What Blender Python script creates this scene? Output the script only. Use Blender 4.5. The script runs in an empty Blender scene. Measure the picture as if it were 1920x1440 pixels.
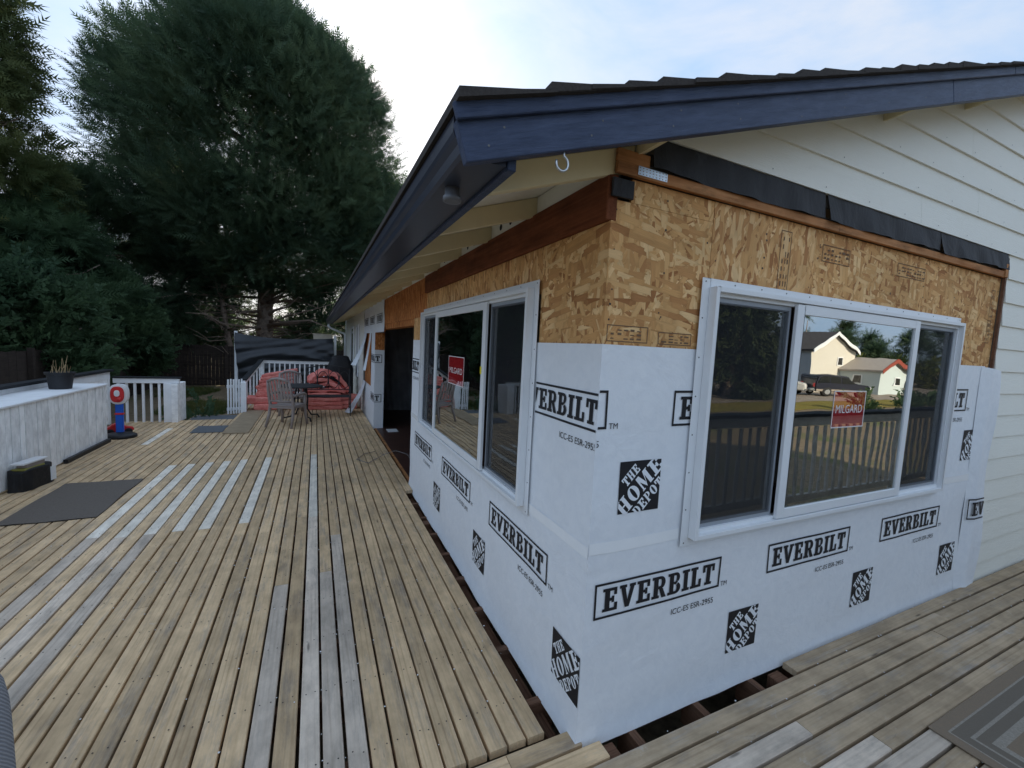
import bpy, bmesh, math, random
import numpy as np
from mathutils import Vector, Matrix
sin, cos, pi, R = math.sin, math.cos, math.pi, math.radians
random.seed(7); rng = np.random.default_rng(11)
scene = bpy.context.scene
C = scene.collection

# ------------------------------------------------------------------ camera
YAW, PITCH, ROLL, FPX = R(25.034), R(-4.942), R(2.803), 793.4
fw = Vector((sin(YAW)*cos(PITCH), cos(YAW)*cos(PITCH), sin(PITCH)))
rt = fw.cross(Vector((0, 0, 1))).normalized(); up = rt.cross(fw)
r2 = rt*cos(ROLL)+up*sin(ROLL); u2 = r2.cross(fw)
cam = bpy.data.cameras.new('camera'); cam.sensor_width = 36; cam.lens = FPX/1920*36
cam.clip_start = .05; cam.clip_end = 2000
co = bpy.data.objects.new('camera', cam); C.objects.link(co)
co.matrix_world = Matrix(((r2.x, u2.x, -fw.x, -1.073), (r2.y, u2.y, -fw.y, -1.436), (r2.z, u2.z, -fw.z, 1.74), (0, 0, 0, 1)))
scene.camera = co

# ------------------------------------------------------------------ sky and sun
SUN_AZ, SUN_EL = R(4.0), R(27.3)
w = bpy.data.worlds.new('World'); scene.world = w; w.use_nodes = True
nt = w.node_tree; nt.nodes.clear()
sky = nt.nodes.new('ShaderNodeTexSky'); sky.sky_type = 'NISHITA'; sky.sun_disc = False
sky.sun_elevation = SUN_EL; sky.sun_rotation = SUN_AZ
sky.altitude = 50; sky.air_density = 1.0; sky.dust_density = 2.6; sky.ozone_density = 2.0
bg = nt.nodes.new('ShaderNodeBackground'); bg.inputs[1].default_value = .15
wo = nt.nodes.new('ShaderNodeOutputWorld')
tc = nt.nodes.new('ShaderNodeTexCoord'); mp = nt.nodes.new('ShaderNodeMapping')
mp.inputs['Scale'].default_value = (1.0, 1.9, 3.0); mp.inputs['Rotation'].default_value = (.2, .3, .9); mp.inputs['Location'].default_value = (.35, .1, .2)
nz = nt.nodes.new('ShaderNodeTexNoise'); nz.inputs['Scale'].default_value = 1.9; nz.inputs['Detail'].default_value = 8; nz.inputs['Roughness'].default_value = .6; nz.inputs['Distortion'].default_value = .5
cr = nt.nodes.new('ShaderNodeValToRGB'); cr.color_ramp.elements[0].position = .36; cr.color_ramp.elements[1].position = .74
# thin high cloud, even over the whole sky: pale blue between soft white streaks
cr.color_ramp.elements[0].color = (1.32, 1.95, 2.85, 1); cr.color_ramp.elements[1].color = (2.35, 2.5, 2.75, 1)
cb = nt.nodes.new('ShaderNodeMix'); cb.data_type = 'RGBA'; cb.inputs[0].default_value = .90
L = nt.links.new
L(tc.outputs['Generated'], mp.inputs['Vector']); L(mp.outputs[0], nz.inputs['Vector']); L(nz.outputs[0], cr.inputs[0])
L(cr.outputs[0], cb.inputs[7]); L(sky.outputs[0], cb.inputs[6])
L(cb.outputs[2], bg.inputs[0]); L(bg.outputs[0], wo.inputs[0])
sl = bpy.data.lights.new('sun', 'SUN'); sl.energy = 3.8; sl.angle = R(.6); sl.color = (1, .86, .66)
so = bpy.data.objects.new('sun', sl); C.objects.link(so)
sv = Vector((sin(SUN_AZ)*cos(SUN_EL), cos(SUN_AZ)*cos(SUN_EL), sin(SUN_EL)))
so.rotation_euler = sv.to_track_quat('Z', 'Y').to_euler(); so.location = (0, 0, 30)
vs = scene.view_settings; vs.view_transform = 'Standard'; vs.look = 'None'; vs.exposure = 1.15; vs.gamma = 1; vs.use_curve_mapping = False

# ------------------------------------------------------------------ node helpers
class Mt:
    def __init__(s, name, rough=.6, spec=.4, metal=0.):
        s.m = bpy.data.materials.new(name); s.m.use_nodes = True; s.nt = s.m.node_tree
        s.b = s.nt.nodes['Principled BSDF']; s.out = s.nt.nodes['Material Output']
        s.b.inputs['Roughness'].default_value = rough; s.b.inputs['Specular IOR Level'].default_value = spec
        s.b.inputs['Metallic'].default_value = metal
    def put(s, sock, v):
        if isinstance(v, bpy.types.NodeSocket): s.nt.links.new(v, sock)
        elif isinstance(v, (tuple, list)) and len(v) == 3 and sock.type == 'RGBA': sock.default_value = (*v, 1)
        else: sock.default_value = v
    def nd(s, t, ins={}, **pr):
        n = s.nt.nodes.new(t)
        for k, v in pr.items(): setattr(n, k, v)
        for k, v in ins.items(): s.put(n.inputs[k], v)
        return n
    def obj(s): return s.nd('ShaderNodeTexCoord').outputs['Object']
    def wpos(s): return s.nd('ShaderNodeNewGeometry').outputs['Position']
    def rnd(s): return s.nd('ShaderNodeObjectInfo').outputs['Random']
    def map(s, v, sc=(1, 1, 1), rot=(0, 0, 0), loc=(0, 0, 0)):
        return s.nd('ShaderNodeMapping', {'Vector': v, 'Scale': sc, 'Rotation': rot, 'Location': loc}).outputs[0]
    def shift(s, v, amt=37.):
        n = s.nd('ShaderNodeVectorMath', operation='ADD'); s.put(n.inputs[0], v)
        k = s.nd('ShaderNodeMath', operation='MULTIPLY'); s.put(k.inputs[0], s.rnd()); k.inputs[1].default_value = amt
        cx = s.nd('ShaderNodeCombineXYZ', {'X': k.outputs[0], 'Y': k.outputs[0], 'Z': k.outputs[0]}); s.put(n.inputs[1], cx.outputs[0])
        return n.outputs[0]
    def noise(s, v, sc=5., det=4., ro=.55, dist=0.):
        return s.nd('ShaderNodeTexNoise', {'Vector': v, 'Scale': sc, 'Detail': det, 'Roughness': ro, 'Distortion': dist}).outputs[0]
    def vor(s, v, sc=5., feat='F1'):
        return s.nd('ShaderNodeTexVoronoi', {'Vector': v, 'Scale': sc}, feature=feat)
    def ramp(s, f, stops, mode='LINEAR'):
        n = s.nd('ShaderNodeValToRGB'); e = n.color_ramp.elements; n.color_ramp.interpolation = mode
        while len(e) < len(stops): e.new(.5)
        for i, (p, c) in enumerate(stops):
            e[i].position = p; e[i].color = (*c, 1) if isinstance(c, (tuple, list)) else (c, c, c, 1)
        s.put(n.inputs[0], f); return n.outputs[0]
    def mix(s, f, a, b, mode='MIX'):
        n = s.nd('ShaderNodeMix', data_type='RGBA', blend_type=mode)
        s.put(n.inputs[0], f); s.put(n.inputs[6], a); s.put(n.inputs[7], b); return n.outputs[2]
    def math(s, op, a, b=0.):
        n = s.nd('ShaderNodeMath', operation=op); s.put(n.inputs[0], a); s.put(n.inputs[1], b); return n.outputs[0]
    def col(s, c): s.put(s.b.inputs['Base Color'], c); return s
    def vary(s, c, lo, hi):
        k = s.nd('ShaderNodeMapRange', {'Value': s.rnd(), 'To Min': lo, 'To Max': hi}).outputs[0]
        cc = s.nd('ShaderNodeCombineXYZ', {'X': k, 'Y': k, 'Z': k}).outputs[0]
        return s.mix(1., c, cc, 'MULTIPLY')
    def bump(s, h, st=.3, d=.01):
        n = s.nd('ShaderNodeBump', {'Height': h, 'Strength': st, 'Distance': d}); s.put(s.b.inputs['Normal'], n.outputs[0]); return s
    def rough(s, v): s.put(s.b.inputs['Roughness'], v); return s

MAT = {}
def plain(name, c, rough=.6, spec=.4, metal=0., nsc=6., amt=.16, bump=.1, bsc=60., bd=.004, use='obj'):
    m = Mt(name, rough, spec, metal); v = m.obj() if use == 'obj' else m.wpos()
    n = m.noise(v, nsc, 5, .6)
    f = m.ramp(n, [(.3, 1-amt), (.7, 1+amt*.6)])
    m.col(m.mix(1., c, f, 'MULTIPLY'))
    if bump: m.bump(m.noise(v, bsc, 4, .6), bump, bd)
    MAT[name] = m.m; return m
def wood(name, c1, c2, grey=None, greyamt=.5, rough=.75, lo=.85, hi=1.12, worn=(.55, .72), grainsc=1., bump=.35, knots=True, stain=False):
    m = Mt(name, rough, .12); v = m.shift(m.obj())
    g = m.noise(m.map(v, (1.1*grainsc, 46*grainsc, 46*grainsc)), 1.7, 6, .62, .5)
    wv = m.nd('ShaderNodeTexWave', {'Vector': m.map(v, (.30, 5.5, 5.5)), 'Scale': 2.0*grainsc, 'Distortion': 11., 'Detail': 3., 'Detail Scale': .55, 'Detail Roughness': .6}, bands_direction='Y').outputs['Fac']
    msk = m.ramp(m.noise(m.map(v, (.9, 2.5, 2.5)), 1.3, 3), [(.42, 0.), (.62, 1.)])
    line = m.mix(msk, (.5, .5, .5), m.ramp(wv, [(0., 0.), (.3, .62), (1., .62)]))
    lsep = m.nd('ShaderNodeSeparateColor', {0: line}).outputs[0]
    gg = m.math('ADD', m.math('MULTIPLY', g, .6), m.math('MULTIPLY', lsep, .4))
    c = m.mix(m.ramp(gg, [(.28, 0.), (.62, 1.)]), c1, c2)
    if grey:
        p = m.noise(m.map(v, (1.1, 6, 6)), 2.2, 7, .72)
        wk = m.ramp(p, [(worn[0], 0.), (worn[1], greyamt)])
        c = m.mix(wk, c, m.mix(m.ramp(g, [(.35, 0.), (.6, 1.)]), tuple(x*.62 for x in grey), grey))
    d = m.noise(m.map(v, (2.2, 4, 4)), 2.6, 5, .65)
    c = m.mix(1., c, m.ramp(d, [(.3, .74), (.62, 1.06)]), 'MULTIPLY')
    if stain:
        w_ = m.wpos()
        c = m.mix(1., c, m.ramp(m.noise(w_, 1.1, 6, .7), [(.32, .82), (.58, 1.05)]), 'MULTIPLY')
        sc = m.noise(m.map(w_, (1, 1, 1), (0, 0, .5)), 5.5, 8, .78, .6); c = m.mix(m.ramp(sc, [(.62, 0.), (.74, .5)]), c, (.66, .64, .60))
        dk = m.noise(m.map(v, (2.5, 14, 14)), 2.1, 6, .7, .8); c = m.mix(m.ramp(dk, [(.66, 0.), (.76, .75)]), c, (.12, .105, .09))
    c = m.vary(c, lo, hi)
    if knots:
        vo = m.vor(m.map(v, (1.1, 6, 6)), 1.35); c = m.mix(m.ramp(vo.outputs['Distance'], [(.03, .65), (.075, 0.)]), c, (.05, .04, .03))
    m.col(c); m.bump(gg, bump, .004); MAT[name] = m.m; return m

wood('deck_paint', (.58, .405, .235), (.73, .53, .32), (.38, .325, .27), .7, hi=1.14, lo=.84, worn=(.5, .68), stain=True)
wood('deck_grey', (.59, .485, .385), (.73, .62, .505), (.34, .305, .265), .7, worn=(.5, .75), stain=True)
wood('deck_light', (.80, .72, .60), (.90, .83, .71), (.55, .52, .48), .5, worn=(.6, .8))
wood('deck_walk', (.40, .295, .19), (.52, .40, .27), (.44, .42, .40), .7, worn=(.52, .74), hi=1.1, stain=True)
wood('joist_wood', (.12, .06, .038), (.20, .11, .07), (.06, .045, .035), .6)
wood('beam_wood', (.13, .04, .018), (.23, .078, .036), (.07, .03, .018), .6, worn=(.45, .7), lo=1, hi=1)
wood('strip_wood', (.38, .155, .06), (.55, .27, .12), (.12, .07, .04), .6, worn=(.5, .66), lo=.95, hi=1.05)
wood('fence_wood', (.035, .026, .022), (.062, .048, .04), None, rough=.9)
wood('plywood', (.31, .235, .15), (.36, .28, .19), (.24, .2, .15), .35, grainsc=.6, bump=.12, lo=1, hi=1)
wood('white_plank', (.95, .95, .94), (1., 1., .99), (.55, .5, .43), .4, worn=(.62, .8), bump=.25, lo=.9, hi=1.03, knots=False)
wood('rail_dark', (.36, .34, .31), (.46, .44, .41), (.28, .26, .24), .5, lo=.85, hi=1.1)
plain('white_paint', (.86, .87, .88), .5, amt=.08)
plain('black_cap', (.025, .027, .03), .85, .15, amt=.3)
plain('cream_paint', (.74, .64, .41), .6, amt=.06, bump=.08)
plain('vinyl', (.8, .82, .84), .35, .5, amt=.03, bump=0)
plain('vinyl_grey', (.33, .36, .4), .4, .5, amt=.05, bump=0)
plain('print_black', (.012, .012, .016), .55, amt=.1, bump=0)
plain('galvanised', (.6, .62, .63), .35, .5, .9, nsc=40, amt=.2, bump=0)
plain('iron', (.045, .045, .047), .75, .2, 0., amt=.2, bump=.1)
plain('resin_brown', (.30, .25, .23), .55, amt=.12)
plain('cover_black', (.012, .012, .014), .6, amt=.3, bsc=14, bump=.5, bd=.02)
plain('plastic_black', (.016, .017, .02), .45, amt=.3)
plain('plastic_blue', (.02, .13, .62), .35, amt=.05, bump=0)
plain('plastic_red', (.62, .03, .03), .35, amt=.06, bump=0)
plain('plastic_white', (.78, .78, .78), .35, amt=.04, bump=0)
plain('plastic_yellow', (.30, .27, .06), .4, amt=.05, bump=0)
plain('pot_black', (.02, .021, .024), .6, amt=.3)
plain('stalk', (.42, .3, .16), .8, amt=.3)
plain('bark', (.27, .21, .165), .9, nsc=9, amt=.45, bump=.9, bsc=22, bd=.03, use='w')
plain('bark_dead', (.24, .18, .14), .9, nsc=9, amt=.35, bump=.6, bsc=22, bd=.03, use='w')
plain('soil', (.045, .034, .026), .95, nsc=5, amt=.4, bump=.6, bsc=20, bd=.03)
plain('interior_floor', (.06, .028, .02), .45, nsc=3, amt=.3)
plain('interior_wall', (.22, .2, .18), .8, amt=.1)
plain('sticker_red', (.34, .02, .025), .5, amt=.05, bump=0)
plain('sticker_print', (.75, .75, .75), .5, amt=.03, bump=0)
plain('sticker_yellow', (.85, .7, .02), .5, amt=.03, bump=0)
plain('shed_wood', (.5, .43, .33), .8, amt=.1)
plain('rubber', (.02, .02, .02), .8, amt=.2)
plain('cord_white', (.72, .72, .7), .5, amt=.05, bump=0)
plain('cord_grey', (.2, .2, .2), .5, amt=.05, bump=0)
plain('chip', (.8, .8, .8), .8, amt=.1, bump=0)
plain('nail', (.045, .04, .037), .7, amt=.3, bump=0)
plain('nail_paint', (.16, .16, .16), .6, amt=.3, bump=0)
plain('asphalt_drive', (.26, .215, .17), .95, nsc=1.5, amt=.2, bump=.4, bsc=30, bd=.01)
plain('car_dark', (.02, .022, .035), .25, .6, amt=.05, bump=0)
plain('car_white', (.75, .74, .7), .3, .6, amt=.03, bump=0)
plain('car_trim', (.32, .27, .22), .4, .5, amt=.05, bump=0)
plain('car_glass', (.015, .018, .02), .08, .7, amt=.05, bump=0)
plain('car_lamp', (.6, .02, .02), .3, amt=.02, bump=0)
plain('house_cream', (.62, .59, .52), .8, amt=.05)
plain('house_side_shaded', (.42, .46, .5), .8, amt=.05)  # cream house's side wall: shade put into a bluish grey colour
plain('house_roof', (.06, .055, .055), .9, amt=.25)
plain('garage_blue', (.5, .57, .57), .8, amt=.05)
plain('garage_roof', (.36, .32, .28), .7, amt=.15)
plain('trim_red', (.25, .05, .03), .7, amt=.1)

# felt and tarpaulin: crinkled sheets
def sheet(name, c, rough, st, sc=7.):
    m = Mt(name, rough, .5); v = m.obj()
    m.col(m.mix(1., c, m.ramp(m.noise(v, 3., 5), [(.3, .75), (.7, 1.2)]), 'MULTIPLY'))
    m.bump(m.math('ADD', m.noise(m.map(v, (1, 1, .5)), sc, 5, .55, 1.2), m.math('MULTIPLY', m.noise(v, 60, 3), .12)), st, .03); MAT[name] = m.m
sheet('felt', (.018, .018, .021), .7, .5)
sheet('tarp', (.022, .025, .031), .42, .35, 4.)
sheet('plastic_sheet', (.36, .37, .39), .35, .45, 5.)

# house wrap: white, crinkled, faintly mottled
m = Mt('wrap', .5, .35); v = m.obj()
cr1 = m.noise(v, 3.2, 6, .6, 1.4); cr2 = m.noise(v, 17, 5, .6, .6)
m.col(m.mix(m.ramp(cr2, [(.35, 0.), (.7, 1.)]), (.79, .82, .86), (.85, .875, .905)))
rg = m.math('ABSOLUTE', m.math('SUBTRACT', m.noise(m.map(v, (1, 1, 1), (.4, .7, .3)), 2.6, 3, .5, 1.8), .5))
rg = m.ramp(rg, [(0., 1.), (.035, .35), (.12, 0.)])
m.bump(m.math('ADD', m.math('ADD', m.math('MULTIPLY', cr1, .75), m.math('MULTIPLY', cr2, .2)), m.math('MULTIPLY', rg, .05)), .30, .03); MAT['wrap'] = m.m
plain('tape', (.93, .945, .955), .22, .5, amt=.03, bump=.08, bsc=30)
# oriented strand board
def osb(name, rot, aniso, tint=(1, 1, 1)):
    m = Mt(name, .8, .2); v0 = m.nd('ShaderNodeNewGeometry').outputs['Position']
    # flatten onto the panel: u = x+y, v = z
    sep = m.nd('ShaderNodeSeparateXYZ', {0: v0}); u = m.math('ADD', sep.outputs[0], sep.outputs[1])
    v = m.nd('ShaderNodeCombineXYZ', {'X': u, 'Y': sep.outputs[2], 'Z': 0.}).outputs[0]
    wob = m.nd('ShaderNodeTexNoise', {'Vector': v, 'Scale': 9., 'Detail': 2.}).outputs[1]
    vv = m.nd('ShaderNodeVectorMath', operation='MULTIPLY_ADD'); m.put(vv.inputs[0], wob); vv.inputs[1].default_value = (.007, .007, 0); m.put(vv.inputs[2], v); v = vv.outputs[0]
    stops = [(0., (.33, .16, .07)), (.16, (.49, .275, .125)), (.45, (.60, .37, .17)), (.75, (.68, .45, .225)), (1., (.80, .60, .35))]
    base = None; hgt = None
    for i, a in enumerate((0., .42, -.5, .95, -1.05, 1.5, .15)):
        q = m.map(m.map(v, (1, 1, 1), (0, 0, rot+a*aniso), (i*3.7, i*1.9, 0)), (10.0, 40, 1))
        vo = m.vor(q, 1.0); vo.distance = 'CHEBYCHEV'; sp = m.nd('ShaderNodeSeparateColor', {0: vo.outputs['Color']})
        edge = m.ramp(vo.outputs['Distance'], [(.4, 1.), (.8, .8)])
        fine = m.noise(m.map(q, (.6, 7, 1)), 2.5, 3)
        c = m.mix(1., m.mix(1., m.ramp(sp.outputs[0], stops), edge, 'MULTIPLY'), m.ramp(fine, [(.3, .82), (.7, 1.1)]), 'MULTIPLY')
        if base is None: base, hgt = c, sp.outputs[2]
        else:
            k = m.math('LESS_THAN', sp.outputs[1], .36); base = m.mix(k, base, c)
            hm = m.nd('ShaderNodeMix', {0: k, 2: hgt, 3: sp.outputs[2]}); hgt = hm.outputs[0]
    big = m.noise(v, 2.1, 3); base = m.mix(1., base, m.ramp(big, [(.3, .82), (.7, 1.08)]), 'MULTIPLY')
    base = m.mix(1., base, tint, 'MULTIPLY')
    m.col(base); m.bump(hgt, .5, .004); MAT[name] = m.m
osb('osb_flat', 0., 1., (1.17, 1.04, .88)); osb('osb_upright', pi/2, .45, (1.17, 1.05, .92)); osb('osb_shaded', pi/2, .3, (.86, .52, .34))  # last one: long wall's shade put into a darker, more orange tint
# painted siding with embossed wood grain
m = Mt('siding', .5, .4); v = m.shift(m.obj(), 9.)
m.col(m.mix(m.noise(v, 1.3, 4), (.84, .83, .75), (.88, .87, .79)))
m.bump(m.noise(m.map(v, (3, 30, 30)), 2.2, 5, .65, 2.2), .5, .006); MAT['siding'] = m.m
# navy fascia paint
m = Mt('navy', .5, .4); v = m.obj()
m.col(m.mix(m.ramp(m.noise(m.map(v, (2, 12, 12)), 3, 6, .7), [(.35, 0.), (.75, 1.)]), (.024, .040, .088), (.062, .088, .165)))
m.bump(m.noise(m.map(v, (3, 26, 26)), 3, 6, .68, 1.2), .65, .006); MAT['navy'] = m.m
plain('stamp', (.17, .105, .06), .8, amt=.3, bump=0)
plain('gutter_navy', (.034, .040, .062), .32, .5, amt=.12, bump=.04)
plain('gutter_grey', (.13, .14, .16), .4, .5, amt=.15, bump=0)
# shingles
m = Mt('shingle', .9, .2); v = m.obj()
m.col(m.mix(m.noise(v, 120, 3), (.03, .027, .026), (.085, .075, .07))); m.bump(m.noise(v, 150, 3), .5, .004); MAT['shingle'] = m.m
# pink mineral wool
m = Mt('insulation', .95, .1); v = m.shift(m.obj(), 11.)
m.col(m.vary(m.mix(m.ramp(m.noise(v, 6, 6, .7), [(.3, 0.), (.7, 1.)]), (.66, .15, .13), (.93, .37, .31)), .88, 1.08)); m.bump(m.noise(v, 32, 5, .7), .9, .02); MAT['insulation'] = m.m
# grey mats
for nm, c in (('mat_grey', (.15, .13, .112)), ('mat_light', (.13, .14, .15))):
    m = Mt(nm, .95, .1); v = m.obj()
    m.col(m.mix(m.noise(v, 90, 3), tuple(x*.7 for x in c), tuple(x*1.35 for x in c))); m.bump(m.noise(v, 160, 2), .6, .004); MAT[nm] = m.m
# striped rug: concentric bands
m = Mt('rug', .95, .1); v = m.obj(); sp = m.nd('ShaderNodeSeparateXYZ', {0: v})
dx = m.math('SUBTRACT', 1.25, m.math('ABSOLUTE', sp.outputs[0])); dy = m.math('SUBTRACT', .52, m.math('ABSOLUTE', sp.outputs[1]))
dm = m.math('MINIMUM', dx, dy)
B, G, W_, K = (.31, .225, .15), (.17, .145, .118), (.46, .42, .36), (.20, .145, .10)
st = [(0., B), (.105, W_), (.12, G), (.22, W_), (.25, G), (.33, W_), (.40, B), (.50, W_), (.55, B), (.66, W_), (.71, G), (.8, W_), (.85, K)]
m.col(m.mix(m.noise(v, 160, 2), m.ramp(m.math('DIVIDE', dm, .5), st, 'CONSTANT'), (.21, .18, .145))); m.nt.nodes[-1]
m.bump(m.noise(m.map(v, (120, 260, 1)), 1, 2), .5, .003); MAT['rug'] = m.m
# grey knit
m = Mt('knit', .95, .1); v = m.obj()
wv = m.nd('ShaderNodeTexWave', {'Vector': v, 'Scale': 55., 'Distortion': 1.}, bands_direction='DIAGONAL').outputs['Fac']
m.col(m.mix(wv, (.22, .225, .245), (.36, .365, .39))); m.bump(wv, .6, .004); MAT['knit'] = m.m
# yard: dry grass and bark
m = Mt('yard', .95, .1); v = m.obj()
a = m.noise(v, .35, 6, .62); b_ = m.noise(v, 9., 5, .7)
c = m.mix(m.ramp(b_, [(.3, 0.), (.7, 1.)]), (.10, .078, .052), (.27, .21, .14))
c = m.mix(m.ramp(a, [(.52, 0.), (.64, .7)]), c, (.075, .115, .03))
m.col(c); m.bump(b_, .35, .03); MAT['yard'] = m.m
m = Mt('meadow', .95, .1); v = m.obj()
m.col(m.mix(m.noise(v, .5, 6, .65), (.28, .17, .045), (.12, .15, .035))); MAT['meadow'] = m.m
# glass and insect screen
m = Mt('glass'); nt_ = m.nt
gb = m.nd('ShaderNodeBump', {'Height': m.noise(m.obj(), 2.2, 2, .5), 'Strength': .02, 'Distance': .05}); gl = m.nd('ShaderNodeBsdfGlossy', {'Color': (.94, .97, .98, 1), 'Roughness': .0, 'Normal': gb.outputs[0]}); tr = m.nd('ShaderNodeBsdfTransparent', {'Color': (.50, .56, .55, 1)})
lw = m.nd('ShaderNodeLayerWeight', {'Blend': .5}); f = m.nd('ShaderNodeMapRange', {'Value': lw.outputs['Fresnel'], 'From Min': 0., 'From Max': .6, 'To Min': .34, 'To Max': .85})
ms = m.nd('ShaderNodeMixShader', {0: f.outputs[0]}); nt_.links.new(tr.outputs[0], ms.inputs[1]); nt_.links.new(gl.outputs[0], ms.inputs[2]); nt_.links.new(ms.outputs[0], m.out.inputs[0]); MAT['glass'] = m.m
m = Mt('screen'); df = m.nd('ShaderNodeBsdfDiffuse', {'Color': (.045, .047, .052, 1)}); tr = m.nd('ShaderNodeBsdfTransparent', {'Color': (1, 1, 1, 1)})
ms = m.nd('ShaderNodeMixShader', {0: .28}); m.nt.links.new(tr.outputs[0], ms.inputs[1]); m.nt.links.new(df.outputs[0], ms.inputs[2]); m.nt.links.new(ms.outputs[0], m.out.inputs[0]); MAT['screen'] = m.m
m = Mt('sticker_glazed', .5); df = m.nd('ShaderNodeBsdfDiffuse', {'Color': (.42, .02, .025, 1)}); gl = m.nd('ShaderNodeBsdfGlossy', {'Color': (.95, .95, .95, 1), 'Roughness': 0.})
ms = m.nd('ShaderNodeMixShader', {0: .42}); m.nt.links.new(df.outputs[0], ms.inputs[1]); m.nt.links.new(gl.outputs[0], ms.inputs[2]); m.nt.links.new(ms.outputs[0], m.out.inputs[0]); MAT['sticker_glazed'] = m.m
# foliage
def leaf(name, c1, c2, tl=.45):
    m = Mt(name, .65, .25); v = m.wpos()
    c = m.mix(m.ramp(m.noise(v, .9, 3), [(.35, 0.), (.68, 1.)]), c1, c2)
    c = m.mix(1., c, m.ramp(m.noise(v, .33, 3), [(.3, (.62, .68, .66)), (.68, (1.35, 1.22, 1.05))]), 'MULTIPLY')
    m.col(c); t = m.nd('ShaderNodeBsdfTranslucent', {'Color': c})
    ms = m.nd('ShaderNodeMixShader', {0: tl}); m.nt.links.new(m.b.outputs[0], ms.inputs[1]); m.nt.links.new(t.outputs[0], ms.inputs[2]); m.nt.links.new(ms.outputs[0], m.out.inputs[0]); MAT[name] = m.m
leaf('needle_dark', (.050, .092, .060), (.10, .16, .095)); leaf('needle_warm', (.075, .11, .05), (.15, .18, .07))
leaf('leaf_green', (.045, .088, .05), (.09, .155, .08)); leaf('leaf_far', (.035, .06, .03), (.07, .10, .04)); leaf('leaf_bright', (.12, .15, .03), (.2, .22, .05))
leaf('grass_blade', (.07, .11, .03), (.16, .17, .06))

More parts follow.
